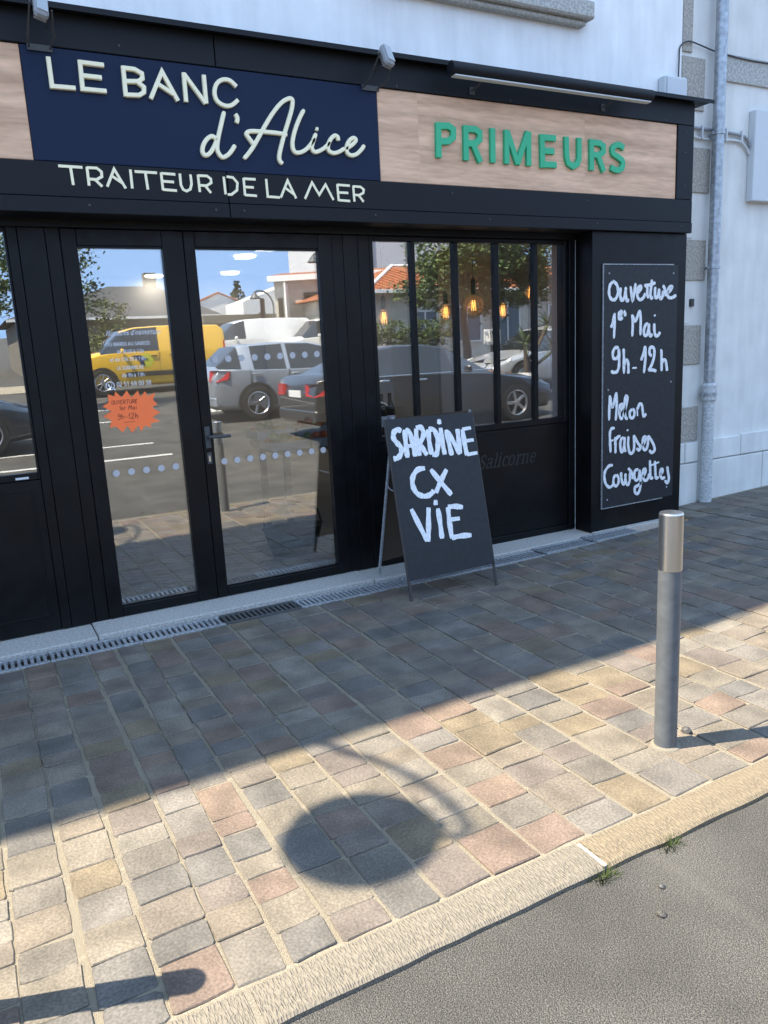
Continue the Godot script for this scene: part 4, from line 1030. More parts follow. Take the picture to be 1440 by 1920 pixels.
# ---------------------------------------------------------------- across the street
func car(called: String, label: String, at: Vector3, turn: float, st: Array, pm: Material, glass_from: int, glass_to: int, axles: Array, opt := {}) -> Node3D:
	# st: stations from the nose to the tail: [x, bottom, belt, top, half width, half width at top]; glass between the given stations
	var C := thing(called, label, opt.get("cat", "car"), "", at, turn)
	var body := MB.new(); var parts := {}
	var rows := []
	for s in st:
		var w: float = s[4]
		rows.append([V(s[0], s[1], 0), V(s[0], s[1], w * .90), V(s[0], s[1] + .10, w * .985), V(s[0], lerpf(s[1], s[2], .62), w), V(s[0], s[2] - .03, w * .985), V(s[0], s[2], w * .955), V(s[0], s[3] - .05, s[5] * 1.0), V(s[0], s[3] - .015, s[5] * .86), V(s[0], s[3], 0)])
	var nr := []
	for i in rows.size():
		var r := []
		for j in 9:
			var dx: Vector3 = rows[min(i + 1, rows.size() - 1)][j] - rows[max(i - 1, 0)][j]
			var dj: Vector3 = rows[i][min(j + 1, 8)] - rows[i][max(j - 1, 0)]
			if j == 8: dj = V(0, 0, -1)
			if j == 0: dj = V(0, 0, 1)
			var q := dj.cross(dx)
			if q.dot(V(0, rows[i][j].y - 0.7, rows[i][j].z * 1.5)) < 0: q = -q
			r.append(q.normalized())
		nr.append(r)
	for i in rows.size() - 1:
		for j in 8:
			var key := "body"
			var side := j == 5 and i >= glass_from and i < glass_to
			var slope: bool = j >= 5 and (i == glass_from - 1 or (i == glass_to and not opt.get("van", false)))
			if side and not i in opt.get("pillars", []) and i < opt.get("side_to", 99): key = "side_window"
			if slope: key = "windscreen" if i == glass_from - 1 else "rear_window"
			for sgn in [1.0, -1.0]:
				var k := key if key != "side_window" else key + str(i) + str(sgn)
				var mb: MB = body if key == "body" else parts.get_or_add(k, MB.new())
				var f := V(1, 1, sgn)
				var a: Vector3 = rows[i][j] * f; var b: Vector3 = rows[i + 1][j] * f; var c: Vector3 = rows[i + 1][j + 1] * f; var d: Vector3 = rows[i][j + 1] * f
				var na: Vector3 = nr[i][j] * f; var nb: Vector3 = nr[i + 1][j] * f; var nc: Vector3 = nr[i + 1][j + 1] * f; var nd: Vector3 = nr[i][j + 1] * f
				if key != "body":
					var n0 := (b - a).cross(d - a).normalized()
					if n0.dot(na + nc) < 0: n0 = -n0
					na = n0; nb = n0; nc = n0; nd = n0
				if (b - a).cross(c - a).dot(na + nc) >= 0: mb.tri_n(a, b, c, na, nb, nc)
				else: mb.tri_n(a, c, b, na, nc, nb)
				if (c - a).cross(d - a).dot(na + nc) >= 0: mb.tri_n(a, c, d, na, nc, nd)
				else: mb.tri_n(a, d, c, na, nd, nc)
	for e in [0, rows.size() - 1]:
		for sgn in [1.0, -1.0]:
			var poly := []
			for p in rows[e]: poly.append(p * V(1, 1, sgn))
			for q in range(1, 8): body.face([poly[0], poly[q], poly[q + 1]], V(-1 if e == 0 else 1, 0, 0))
	put(body, "body", pm, C)
	for k in parts:
		put(parts[k], k.rstrip("0123456789.-") if k.begins_with("side") else k, M.car_glass, C)
	var hw: float = st[int(st.size() / 2.0)][4]
	var wr: float = opt.get("wheel", 0.32)
	for a in axles:
		for sgn in [1.0, -1.0]:
			var xf := Transform3D(Basis(V(1, 0, 0), V(0, 0, sgn), V(0, -sgn, 0)), V(a, wr, sgn * (hw - .20)))
			var W := MB.new()
			W.lathe([Vector2(wr * .68, .0), Vector2(wr * .96, .0), Vector2(wr, .03), Vector2(wr, .19), Vector2(wr * .96, .212), Vector2(wr * .70, .216), Vector2(wr * .66, .20), Vector2(wr * .64, .17), Vector2(.0001, .165)], xf, 28)
			var wheel := put(W, "wheel", M.rubber, C)
			var rim := MB.new()
			rim.lathe([Vector2(wr * .66, .198), Vector2(wr * .70, .214), Vector2(wr * .67, .219), Vector2(wr * .63, .205)], xf, 28)
			var ns: int = opt.get("spokes", 5)
			for k in ns:
				var an := TAU * k / ns
				var sp := Transform3D(xf.basis * Basis(V(0, 1, 0), an), xf.origin)
				rim.box(V(wr * .36, .196, 0), V(wr * .62, .02, wr * (.17 if ns == 5 else .1)), 0.008, sp)
			rim.lathe([Vector2(wr * .17, .19), Vector2(wr * .15, .214), Vector2(.0001, .216)], xf, 14)
			put(rim, "rim", opt.get("rim", M.alloy), wheel)
			var ar := MB.new()
			var arc := []
			for k in 15:
				var an := PI * (k / 14.0) * 1.12 - 0.19
				arc.append(V(a + cos(an) * (wr + .045), wr + sin(an) * (wr + .045), sgn * (hw + .001)))
			ar.ribbon(arc, V(0, 0, sgn), 0.075, 0.006)
			put(ar, "wheel_arch", M.rubber, C)
	for sgn in [1.0, -1.0]:
		for l in opt.get("lights", []):
			var mb := MB.new()
			var pts := []
			for i in range(0, l[1].size(), 3): pts.append(V(l[1][i], l[1][i + 1], l[1][i + 2] * sgn))
			var out: Vector3 = V(l[2][0], 0.1, l[2][1] * sgn).normalized()
			var low := []
			for p in pts: low.append(p - out * 0.05)
			mb.face(pts, out)
			for i in pts.size(): mb.face([pts[i], pts[(i + 1) % pts.size()], low[(i + 1) % pts.size()], low[i]], (pts[i] + pts[(i + 1) % pts.size()]) / 2 - (pts[0] + pts[2]) / 2)
			put(mb, l[0], M.tail if l[0] == "tail_light" else M.lamp_clear, C)
		for h in opt.get("handles", []):
			var mb := MB.new()
			mb.box(V(h[0], h[1], sgn * (hw + .012)), V(.17, .03, .03), .01)
			put(mb, "door_handle", opt.get("handle_mat", pm), C)
			var sm := MB.new()
			sm.box(V(h[0] + .14, lerpf(.35, h[1] + .1, .5), sgn * (hw * .995)), V(.008, h[1] - .25, .012))
			put(sm, "door_seam", M.rubber, C)
		var mi := MB.new()
		if opt.has("mirror"):
			mi.box(V(opt.mirror[0], opt.mirror[1], sgn * (hw + .09)), V(.09, .12, .17), .03)
			put(mi, "wing_mirror", pm, C)
		if opt.has("strip"):
			var s := MB.new()
			s.box(V(opt.strip[0], opt.strip[2], sgn * hw), V(opt.strip[1], opt.strip[3], .03), .012)
			put(s, "side_strip", opt.get("strip_mat", M.rubber), C)
	var tail: float = st[-1][0]
	for e in [[st[0][0] - .012, -1.0], [tail + .012, 1.0]]:
		var p := MB.new()
		p.box(V(e[0], opt.get("plate_y", .55), 0), V(.012, .11, .5), .003)
		var pl := put(p, "number_plate", M.plate, C)
		var tm := TextMesh.new()
		tm.text = opt.get("plate", "")
		if tm.text and e[1] > 0:
			var f := SystemFont.new()
			f.font_names = PackedStringArray(["Droid Sans Mono"])
			tm.font = f; tm.font_size = 32; tm.pixel_size = .09 / 32; tm.depth = .002; tm.material = M.rubber
			var o := MeshInstance3D.new()
			o.name = "characters"
			o.mesh = tm
			pl.add_child(o)
			o.transform = Transform3D(Basis(V(0, 1, 0), PI / 2), V(e[0] + .0075, opt.get("plate_y", .55), 0))
		var bp := MB.new()
		bp.box(V(e[0] - e[1] * .05, .38, 0), V(.10, .2, hw * 1.75), .04)
		put(bp, "bumper", opt.get("bumper", pm), C)
	return C

func leaf_crown(parent: Node, called: String, blobs: Array, n: int, size: float, cols: Array) -> void:
	if not M.has("leaf"):
		M.leaf = StandardMaterial3D.new()
		M.leaf.vertex_color_use_as_albedo = true; M.leaf.roughness = 0.6; M.leaf.backlight_enabled = true; M.leaf.backlight = Color(.35, .4, .15)
	var r := RandomNumberGenerator.new()
	r.seed = n + int(size * 1000)
	var clumps := []
	for b in blobs:
		for k in int(b[3] * 26) + 6:
			var d := V(r.randfn(), r.randfn(), r.randfn()).normalized() * pow(r.randf(), 0.4)
			clumps.append([b[0] + V(d.x * b[1], d.y * b[2], d.z * b[1]), r.randf_range(.16, .34) * b[1]])
	var mb := MB.new()
	var col := PackedColorArray()
	for i in n:
		var c: Array = clumps[r.randi() % clumps.size()]
		var p: Vector3 = c[0] + V(r.randfn(), r.randfn() * .7, r.randfn()) * 0.55 * c[1]
		var B := Basis.from_euler(V(r.randf_range(-1, 1), r.randf() * TAU, r.randf_range(-1, 1))) * (size * r.randf_range(.6, 1.25))
		mb.tri(p + B * V(-.45, 0, 0), p + B * V(.0, .06, -.28), p + B * V(.55, 0, 0)); mb.tri(p + B * V(-.45, 0, 0), p + B * V(.55, 0, 0), p + B * V(.0, .06, .28))
		var cc: Array = cols[r.randi() % cols.size()]
		var v := r.randf_range(.75, 1.2)
		while col.size() < mb.v.size(): col.append(Color(cc[0] * v, cc[1] * v, cc[2] * v))
	var arr := []
	arr.resize(Mesh.ARRAY_MAX)
	arr[Mesh.ARRAY_VERTEX] = mb.v; arr[Mesh.ARRAY_NORMAL] = mb.n; arr[Mesh.ARRAY_COLOR] = col
	var o := MeshInstance3D.new()
	o.name = called
	o.mesh = ArrayMesh.new()
	o.mesh.add_surface_from_arrays(Mesh.PRIMITIVE_TRIANGLES, arr)
	o.mesh.surface_set_material(0, M.leaf)
	parent.add_child(o, true)

func tree(called: String, label: String, at: Vector3, trunk: Array, tr: float, blobs: Array, n: int, size: float, cols: Array, group := "") -> void:
	var t := thing(called, label, "tree" if called.ends_with("tree") else "shrub", group, at)
	var mb := MB.new()
	var rad := []
	for i in trunk.size(): rad.append(tr * (1.0 - 0.6 * i / trunk.size()))
	mb.tube(trunk, rad, 9)
	for b in blobs:
		var s: Vector3 = trunk[-1].lerp(trunk[int(trunk.size() / 2.0)], 0.4)
		mb.tube([s, s.lerp(b[0], .5) + V(0, .15, 0), b[0]], [tr * .45, tr * .3, tr * .12], 6)
	put(mb, "trunk", M.bark, t)
	leaf_crown(t, "crown", blobs, n, size, cols)

func opposite() -> void:
	var silver := paint(.36, .40, .46, 0.5); var blackp := paint(.006, .007, .011); var yellow := paint(.80, .47, .015); var white := paint(.75, .76, .77)
	# hatchback, tail towards the shop's left
	var hatch := [[-2.05, .32, .55, .60, .62, .5], [-1.95, .22, .62, .70, .78, .66], [-1.55, .18, .72, .83, .85, .74], [-.95, .18, .86, .95, .87, .74], [-.25, .18, .92, 1.40, .875, .60], [.05, .18, .93, 1.47, .88, .61], [.55, .18, .94, 1.485, .88, .61], [.63, .18, .94, 1.485, .88, .61], [1.30, .18, .96, 1.46, .875, .60], [1.55, .2, .98, 1.43, .86, .60], [1.98, .22, 1.0, 1.06, .82, .66], [2.10, .30, .82, .86, .76, .6]]
	car("silver_hatchback", "silver five door hatchback parked across the street, mirrored in the right door", V(6.35, ry(6, 9.9), 10.55), PI, hatch, silver, 4, 9, [-1.25, 1.28], {"pillars": [6, 8], "handles": [[.45, .85], [1.25, .88]], "mirror": [-.45, .98], "lights": [["tail_light", [2.02, .98, .82, 2.10, .98, .55, 2.13, .78, .55, 2.06, .76, .80, 1.85, .80, .865, 1.80, .95, .85], [1, .6]], ["headlight", [-1.98, .62, .60, -2.02, .58, .45, -1.75, .72, .72, -1.7, .74, .78], [-1, .5]]], "plate_y": .58})
	# black saloon nearest the shop
	var saloon := [[-2.35, .32, .52, .58, .62, .5], [-2.25, .2, .60, .68, .80, .66], [-1.7, .17, .74, .82, .88, .74], [-.95, .17, .86, .93, .90, .76], [-.15, .17, .90, 1.36, .90, .58], [.25, .17, .91, 1.42, .90, .59], [.70, .17, .92, 1.42, .90, .59], [.78, .17, .92, 1.42, .90, .59], [1.25, .17, .94, 1.36, .90, .57], [1.40, .18, .96, 1.30, .89, .56], [2.0, .2, .97, 1.03, .87, .72], [2.32, .24, .93, 1.0, .82, .7], [2.38, .32, .70, .74, .76, .62]]
	car("black_saloon", "black saloon car parked nearest the shop, mirrored in door and window", V(7.13, ry(6.4, 6.9), 6.92), PI, saloon, blackp, 4, 9, [-1.42, 1.33], {"pillars": [6, 8], "handles": [[.5, .84], [1.2, .86]], "handle_mat": M.chrome, "mirror": [-.35, .97], "strip": [0.4, 2.6, .93, .018], "strip_mat": M.chrome, "lights": [["tail_light", [2.36, .88, .80, 2.40, .88, .48, 2.41, .70, .48, 2.38, .68, .80, 2.15, .72, .90, 2.12, .86, .89], [1, .5]], ["headlight", [-2.25, .6, .62, -2.3, .55, .45, -2.0, .7, .75, -1.95, .72, .82], [-1, .5]]], "plate_y": .72, "bumper": blackp})
	# yellow post van, nose to the left
	var vanst := [[-2.15, .35, .75, .80, .66, .55], [-2.08, .25, .85, .92, .84, .7], [-1.75, .2, .98, 1.08, .90, .76], [-1.30, .2, 1.08, 1.17, .91, .80], [-.72, .2, 1.12, 1.70, .915, .70], [-.35, .2, 1.13, 1.80, .92, .76], [.28, .2, 1.13, 1.83, .92, .78], [1.0, .2, 1.13, 1.83, .92, .78], [2.05, .22, 1.13, 1.81, .915, .77], [2.2, .25, 1.10, 1.70, .90, .74]]
	var Y := car("yellow_van", "yellow panel van with blue bird emblem across the car park", V(4.75, ry(4.7, 18.4), 18.45), 0.0, vanst, yellow, 4, 8, [-1.32, 1.42], {"cat": "van", "van": true, "side_to": 6, "handles": [[.12, 1.0], [.62, 1.0]], "handle_mat": M.rubber, "mirror": [-.75, 1.16], "strip": [.15, 1.7, .52, .13], "wheel": .33, "spokes": 9, "bumper": M.rubber, "lights": [["headlight", [-2.0, .98, .74, -2.1, .92, .6, -2.05, .76, .68, -1.75, .9, .89, -1.72, 1.0, .86], [-1, .6]], ["tail_light", [2.19, 1.35, .86, 2.21, 1.35, .76, 2.21, .85, .78, 2.19, .85, .9], [1, .2]]]})
	var em := MB.new()
	em.lathe([Vector2(.19, 0), Vector2(.19, .004), Vector2(.0001, .005)], Transform3D(Basis(V(1, 0, 0), V(0, 0, -1), V(0, 1, 0)), V(-.10, .88, -.917)), 24)
	put(em, "emblem_disc", paint(.62, .62, .03), Y)
	var bird := MB.new()
	bird.prism(PackedVector2Array([Vector2(-.34, .12), Vector2(-.12, .13), Vector2(.12, .0), Vector2(-.02, -.02), Vector2(.0, -.16), Vector2(-.1, -.14), Vector2(-.18, .02)]), Transform3D(Basis(V(1, 0, 0), V(0, 1, 0), V(0, 0, -1)), V(-.16, .90, -.9225)), .004)
	put(bird, "bird_emblem", mat(lin(.01, .02, .09), .4), Y)
	# white vans in the second row
	var wv := [[[9.35, 22.6, 0.0, "white panel van parked behind the yellow van, nose left"]], [[12.05, 21.6, 0.0, "white panel van parked before the sign building with side window"]]]
	for w in wv:
		var q: Array = w[0]
		car("white_van", q[3], V(q[0], ry(q[0], q[1]), q[1]), q[2], vanst, white, 4, 8, [-1.32, 1.42], {"cat": "van", "van": true, "side_to": 5, "bumper": M.rubber, "mirror": [-.75, 1.16], "strip": [.3, 2.2, .5, .06], "lights": [["tail_light", [2.19, 1.35, .86, 2.21, 1.35, .76, 2.21, .85, .78, 2.19, .85, .9], [1, .2]]]})
	car("silver_estate", "silver car facing left behind the black saloon, mirrored in the window", V(12.75, ry(12, 10.2), 10.4), 0.0, hatch, paint(.5, .52, .54, 0.5), 4, 9, [-1.25, 1.28], {"pillars": [6, 8], "mirror": [-.45, .98], "lights": [["headlight", [-1.92, .72, .66, -2.04, .62, .42, -1.98, .52, .5, -1.6, .72, .84, -1.55, .80, .80], [-1, .6]]]})
	car("dark_suv", "dark blue car parked to the left, mirrored in the far left window", V(-1.0, ry(-1, 9.3), 9.4), PI, hatch, paint(.01, .02, .035), 4, 9, [-1.25, 1.28], {"pillars": [6, 8], "handles": [[.45, .85]], "lights": [["tail_light", [2.02, .98, .82, 2.10, .98, .55, 2.13, .78, .55, 2.06, .76, .80, 1.85, .80, .865, 1.80, .95, .85], [1, .6]]]})
	# house with orange roof
	var H := thing("orange_roof_house", "low cream house with orange tiled hip roof behind the hedge", "house", "", V(0, ry(13, 18), 0))
	var cream := mat(lin(.66, .61, .52), 0.9, noise_tex(0.02, 0.85, 1, FastNoiseLite.TYPE_SIMPLEX, 4, 256, 81), 0.5)
	var tile := mat(lin(.50, .17, .07), 0.85, noise_tex(0.05, 0.6, 1, FastNoiseLite.TYPE_SIMPLEX, 3, 256, 82), 0.8)
	var hw := MB.new()
	hw.b2(V(12.1, -1, 18), V(25, 2.6, 25))
	put(hw, "wall", cream, H)
	var hr := MB.new()
	var e := [V(11.75, 2.62, 17.55), V(25.4, 2.62, 17.55), V(25.4, 2.62, 25.4), V(11.75, 2.62, 25.4)]
	var ra := V(14.8, 3.75, 21.4); var rb := V(22, 3.75, 21.4)
	hr.face([e[0], e[1], rb, ra], V(0, 1, -1)); hr.face([e[1], e[2], rb], V(1, 1, 0)); hr.face([e[2], e[3], ra, rb], V(0, 1, 1)); hr.face([e[3], e[0], ra], V(-1, 1, 0)); hr.face(e, Vector3.DOWN)
	var roof := put(hr, "roof", tile, H)
	var hc := MB.new()
	hc.tube([e[0] + V(0, .03, 0), ra + V(0, .03, 0)], .07, 6); hc.tube([ra + V(0, .02, 0), rb + V(0, .02, 0)], .06, 6)
	put(hc, "hip_cap", M.render, roof)
	for k in 46:
		var u := (k + .5) / 46.0
		var a: Vector3 = e[0].lerp(e[1], u); var b: Vector3 = ra.lerp(rb, clampf((u - .17) / .62, 0, 1))
		if u < .25: b = e[0].lerp(ra, clampf(u / .25, 0, 1)) + V(0, 0, 0)
		var tb := MB.new()
		tb.tube([a + V(0, .02, 0), a.lerp(b, .98) + V(0, .02, 0)], .045, 5, false)
		put(tb, "tile_course", tile, roof)
	slab(H, "eave_board", M.render, V(11.75, 2.50, 17.5), V(25.4, 2.615, 17.56))
	for q in [[13.6, 14.5, .9, 1.9], [15.2, 16.3, .9, 2.0], [17.0, 18.0, .3, 2.1], [19.4, 20.6, .9, 2.0]]:
		var wn := slab(H, "window", M.car_glass, V(q[0], q[2], 17.96), V(q[1], q[3], 17.99))
		frame(wn, "window_frame", M.render, q[0] - .06, q[1] + .06, q[2] - .06, q[3] + .06, [.06, .06, .06, .06], 17.93, 17.985)
		slab(wn, "glazing_bar", M.render, V((q[0] + q[1]) / 2 - .025, q[2], 17.935), V((q[0] + q[1]) / 2 + .025, q[3], 17.958))
	var mb := thing("letter_box", "white letter box on a post before the cream house", "letter box", "", V(13.9, ry(13.9, 14), 14.0))
	slab(mb, "box", M.render, V(-.2, .9, -.15), V(.2, 1.35, .15), .02); slab(mb, "post", M.grey_post, V(-.04, 0, -.04), V(.04, .9, .04)); slab(mb, "slot", M.rubber, V(-.12, 1.22, -.155), V(.02, 1.28, -.151))
	# buildings further off
	var PB := thing("pale_block", "tall pale grey rendered building behind the orange roofed house", "building", "", V(0, ry(22, 32), 0))
	slab(PB, "wall", mat(lin(.62, .62, .64), .9), V(18.2, -1, 32), V(25.2, 9, 40), 0)
	slab(PB, "cornice", M.render, V(18.0, 9.0, 31.7), V(25.4, 9.3, 40.2), 0)
	for xx in [19.6, 21.6, 23.6]: slab(PB, "rain_pipe", M.cable_grey, V(xx, 0, 31.93), V(xx + .06, 8.9, 31.99), 0)
	var SB := thing("slate_house", "stone house with grey slate hip roof beyond the yellow van", "house", "", V(0, ry(7, 28), 0))
	var stone := mat(lin(.36, .32, .26), .95, noise_tex(0.06, .45, 1, FastNoiseLite.TYPE_CELLULAR, 2, 256, 91), .9)
	slab(SB, "wall", stone, V(2.2, -1, 28), V(9.6, 2.05, 36), 0)
	var sr := MB.new()
	var f := [V(1.8, 2.1, 27.6), V(10, 2.1, 27.6), V(10, 2.1, 36.4), V(1.8, 2.1, 36.4)]
	var sa := V(6.05, 3.5, 30.5); var sb := V(8.0, 3.5, 30.5)
	sr.face([f[0], f[1], sb, sa], V(0, 1, -1)); sr.face([f[1], f[2], sb], V(1, 1, 0)); sr.face([f[2], f[3], sa, sb], V(0, 1, 1)); sr.face([f[3], f[0], sa], V(-1, 1, 0)); sr.face(f, Vector3.DOWN)
	put(sr, "roof", mat(lin(.085, .085, .09), .7, noise_tex(0.08, .7, 1, FastNoiseLite.TYPE_SIMPLEX, 3, 256, 92), 1.0), SB)
	slab(SB, "gutter_board", M.render, V(1.8, 2.0, 27.55), V(10, 2.095, 27.62), 0)
	slab(SB, "chimney", stone, V(7.6, 3.2, 30.4), V(8.1, 4.05, 30.9), 0)
	var GB := thing("gabled_house", "white house with low gable beyond the market shelter", "house", "", V(0, ry(13, 38), 0))
	var gm := MB.new()
	gm.prism(PackedVector2Array([Vector2(11.6, -1), Vector2(14.7, -1), Vector2(14.7, 2.55), Vector2(13.1, 3.2), Vector2(11.6, 2.65)]), Transform3D(Basis.IDENTITY, V(0, 0, 38)), 9)
	put(gm, "wall", M.render, GB)
	var gr := MB.new()
	gr.tube([V(11.45, 2.63, 37.95), V(13.1, 3.27, 37.95), V(14.85, 2.55, 37.95)], .06, 5)
	put(gr, "verge", tile, GB)
	for q in [[11.9, 12.5, 1.0, 1.7], [13.7, 14.4, 1.0, 1.75]]: slab(GB, "window", M.car_glass, V(q[0], q[2], 37.95), V(q[1], q[3], 37.99))
	var WB := thing("white_annexe", "long white flat fronted building with small windows by the cypress", "building", "", V(0, ry(15, 35), 0))
	var wm := MB.new()
	wm.prism(PackedVector2Array([Vector2(13.2, -1), Vector2(17.2, -1), Vector2(17.2, 4.0), Vector2(13.2, 2.65)]), Transform3D(Basis.IDENTITY, V(0, 0, 34.2)), 3)
	put(wm, "wall", M.render, WB)
	for q in [[13.5, 13.62, 1.1, 1.75], [14.0, 14.12, 1.5, 2.1], [14.5, 14.7, 1.2, 1.8], [15.3, 15.5, 1.2, 2.0]]: slab(WB, "window", M.car_glass, V(q[0], q[2], 34.15), V(q[1], q[3], 34.19))
	var SH := thing("market_shelter", "low flat roofed market shelter with slatted dark eaves", "shelter", "", V(0, ry(10, 28), 0))
	slab(SH, "roof_slab", stone, V(8.9, 1.62, 26.5), V(13.5, 1.95, 30), 0)
	for k in 4: slab(SH, "slat", M.plywood, V(8.9, 1.28 + .085 * k, 26.45 + .03 * k), V(13.5, 1.325 + .085 * k, 26.6 + .03 * k), 0)
	for xx in [9.1, 10.6, 12.1, 13.3]: slab(SH, "post", M.plywood, V(xx, -.3, 26.6), V(xx + .12, 1.27, 26.75), 0)
	var TB := thing("sign_building", "cream shop building with slatted window and projecting signs", "building", "", V(11.2, ry(12, 24), 24.4), 0.55)
	var tbm := MB.new()
	tbm.b2(V(0, -1, 0), V(7.5, 3.4, 6))
	put(tbm, "wall", cream, TB)
	var tr := MB.new()
	tr.face([V(-.2, 3.4, -.3), V(7.7, 3.4, -.3), V(7.7, 3.8, 3), V(-.2, 3.8, 3)], V(0, 1, -1)); tr.face([V(-.2, 3.4, 6.3), V(7.7, 3.4, 6.3), V(7.7, 3.8, 3), V(-.2, 3.8, 3)], V(0, 1, 1)); put(tr, "roof", tile, TB)
	slab(TB, "cornice", M.render, V(-.2, 3.2, -.32), V(7.7, 3.41, -.05), 0.01)
	slab(TB, "chimney", stone, V(2.2, 3.4, .5), V(2.6, 4.5, .9), 0)
	var wd := slab(TB, "window", M.rubber, V(1.15, 1.1, -.02), V(2.15, 2.75, -.001), 0)
	for k in 11: slab(wd, "slat", M.plywood, V(1.1, 1.15 + .15 * k, -.09), V(2.2, 1.19 + .15 * k, -.03), 0)
	var wd2 := slab(TB, "window", M.rubber, V(.12, 1.1, -.02), V(.3, 2.6, -.001), 0)
	for k in 10: slab(wd2, "slat", M.plywood, V(.1, 1.15 + .15 * k, -.07), V(.32, 1.18 + .15 * k, -.03), 0)
	var bn := slab(TB, "banner_sign", M.render, V(.5, 1.75, -.75), V(.56, 3.1, -.05), 0)
	for k in 3: slab(bn, "blue_square", mat(lin(.02, .06, .2), .6), V(.485, 1.9 + .28 * k, -.55), V(.499, 2.08 + .28 * k, -.2), 0)
	var bs := slab(TB, "hanging_sign", mat(lin(.05, .02, .015), .6), V(-.45, 1.75, -.75), V(-.40, 2.6, -.1), 0)
	var rg := MB.new()
	var rr := []
	for k in 16: rr.append(V(-.452, 2.28 + .2 * sin(TAU * k / 16), -.42 + .2 * cos(TAU * k / 16)))
	rg.ribbon(rr, V(-1, 0, 0), .035, .004, 0, true)
	put(rg, "sign_ring", M.render, bs)
	slab(TB, "flower_box", mat(lin(.25, .2, .45), .8), V(1.15, .82, -.3), V(2.15, 1.0, -.03), .03)
	slab(TB, "shop_door", M.rubber, V(3.0, -.2, -.03), V(4.2, 1.9, -.001), 0)
	for k in 3: slab(TB, "window", M.car_glass, V(4.8 + k * 1.0, 1.5, -.03), V(5.4 + k * 1.0, 2.7, -.001), 0)
	# street lamps with curved arms
	for l in [[11.45, 25.3, 2.9, "curved street lamp beside the white annexe"], [12.3, 21.3, 4.0, "taller curved street lamp before the slatted window"]]:
		var L := thing("street_lamp", l[3], "street lamp", "", V(l[0], ry(l[0], l[1]), l[1]))
		var pm := MB.new()
		pm.tube(smooth([V(0, 0, 0), V(0, l[2] * .7, 0), V(-.05, l[2] * .88, 0), V(-.3, l[2] * .98, 0), V(-.6, l[2], 0), V(-.75, l[2] - .05, 0)]), .035, 8)
		put(pm, "post", M.grey_post, L)
		var hm := MB.new()
		hm.lathe([Vector2(.03, .05), Vector2(.08, 0), Vector2(.22, -.18), Vector2(.2, -.2), Vector2(.0001, -.22)], Transform3D(Basis.IDENTITY, V(-.75, l[2] - .1, 0)), 14)
		put(hm, "lamp_head", M.grey_post, L)
	# trees and shrubs
	var g1 := [[.075, .115, .035], [.11, .15, .05], [.13, .165, .06], [.055, .09, .028]]
	var g2 := [[.06, .10, .033], [.09, .14, .042], [.12, .17, .05], [.035, .065, .025]]
	tree("ash_tree", "tall light leafed tree left of the slate house", V(2.2, ry(2, 14.5), 14.5), [V(0, 0, 0), V(.05, 1.2, 0), V(0, 2.4, .1)], .14, [[V(.1, 2.6, 0), 1.0, .8, 1.2], [V(-.2, 3.6, 0), 1.1, 1.0, 1.4], [V(.0, 4.8, 0), .8, .9, 1.0], [V(-.9, 2.9, .2), .8, .8, .9]], 7000, .11, g1)
	tree("young_tree", "yellow green bushy young tree in front of the slate house", V(4.45, ry(4, 21.5), 21.5), [V(0, 0, 0), V(0, .8, 0), V(.05, 1.4, 0)], .08, [[V(-.2, 1.3, 0), .9, .75, 1.2], [V(.1, 2.1, 0), .55, .8, .9], [V(-.8, 1.0, 0), .8, .7, 1.0]], 5000, .10, [[.10, .12, .03], [.13, .145, .04], [.07, .09, .025]])
	tree("plane_tree", "large dark leafed tree standing before the orange roofed house", V(11.75, ry(11.7, 12.2), 12.2), [V(0, 0, 0), V(.03, .9, 0), V(-.03, 1.7, .05), V(0, 2.2, 0)], .13, [[V(-.6, 2.5, 0), 1.1, .75, 1.4], [V(.7, 2.6, .2), 1.1, .8, 1.4], [V(0, 3.5, 0), 1.4, .9, 1.8], [V(1.7, 3.2, 0), 1.0, .8, 1.2], [V(.5, 4.3, 0), 1.2, .8, 1.2], [V(2.4, 2.7, .3), .8, .6, .9]], 26000, .12, g2)
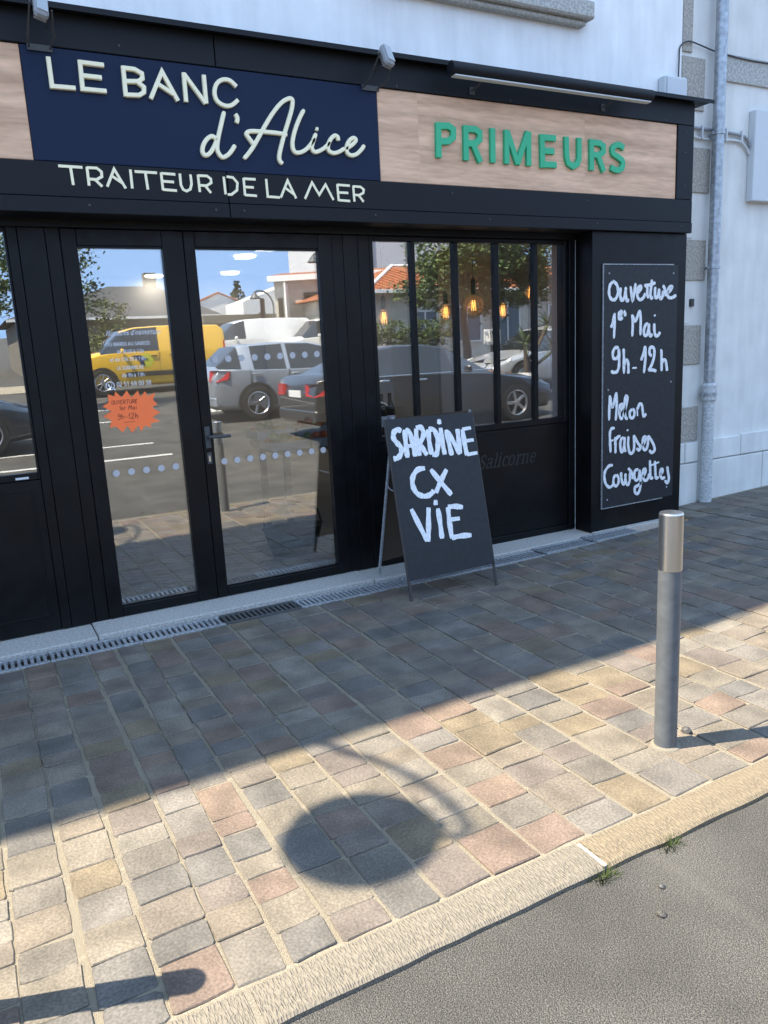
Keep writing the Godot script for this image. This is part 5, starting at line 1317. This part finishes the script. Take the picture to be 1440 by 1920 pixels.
	for k in 4:
		tree("hedge_shrub", ["green hedge shrub against the cream house, end nearest the shelter", "green hedge shrub beside the end one of the hedge", "green hedge shrub under the first house window", "green hedge shrub ending the hedge by the house gate"][k], V(10.3 + .85 * k, ry(11, 15.3), 15.4 + .1 * (k % 2)), [V(0, 0, 0), V(0, .5, 0), V(0, .8, 0)], .05, [[V(0, .85, 0), .62, .62, 1.3], [V(.2, 1.35, 0), .42, .42, .8]], 2600, .085, [[.07, .11, .02], [.10, .15, .03], [.05, .08, .02]], "hedge before the cream house")
	var cy := thing("cypress_tree", "narrow dark cypress behind the white annexe", "tree", "", V(14.3, ry(14, 38), 38.5))
	var cm := MB.new()
	cm.tube([V(0, -.2, 0), V(0, 2.6, 0)], [.12, .05], 7)
	put(cm, "trunk", M.bark, cy)
	leaf_crown(cy, "crown", [[V(0, 1.9, 0), .5, .9, 2.0], [V(.02, 2.9, 0), .38, .7, 1.5], [V(.05, 3.5, 0), .22, .5, 1.0]], 4000, .13, [[.03, .05, .02], [.045, .065, .025]])
	var pal := thing("yucca", "spiky yucca palm beside the parked silver car", "plant", "", V(11.1, ry(11, 9.0), 8.95))
	var pt := MB.new()
	pt.tube([V(0, 0, 0), V(.02, .6, 0), V(0, 1.1, 0)], [.07, .06, .05], 8)
	put(pt, "trunk", M.bark, pal)
	for h in [[0.0, 1.15, 0.0], [.75, 1.55, .15], [.7, .95, -.1]]:
		var pf := MB.new()
		for k in 46:
			var a := rng.randf() * TAU; var el := rng.randf_range(-.5, 1.3); var ln := rng.randf_range(.35, .6)
			var d := V(cos(a) * cos(el), sin(el), sin(a) * cos(el)); var s := d.cross(V(.1, 1, .2)).normalized() * .014
			var c := V(h[0], h[1], h[2])
			var mid := c + d * ln * .55; var tip := c + d * ln - V(0, .05 + .06 * rng.randf(), 0)
			pf.quad(c - s, c + s, mid + s * 1.2, mid - s * 1.2); pf.tri(mid - s * 1.2, mid + s * 1.2, tip)
		put(pf, "leaf_head", mat(lin(.10, .14, .05), .5), pal)
	var stm := MB.new()
	stm.tube(smooth([V(.0, .7, 0), V(.4, 1.1, .05), V(.75, 1.55, .15)]), .04, 7); stm.tube([V(.0, .5, 0), V(.7, .95, -.1)], .035, 7)
	put(stm, "branch", M.bark, pal)
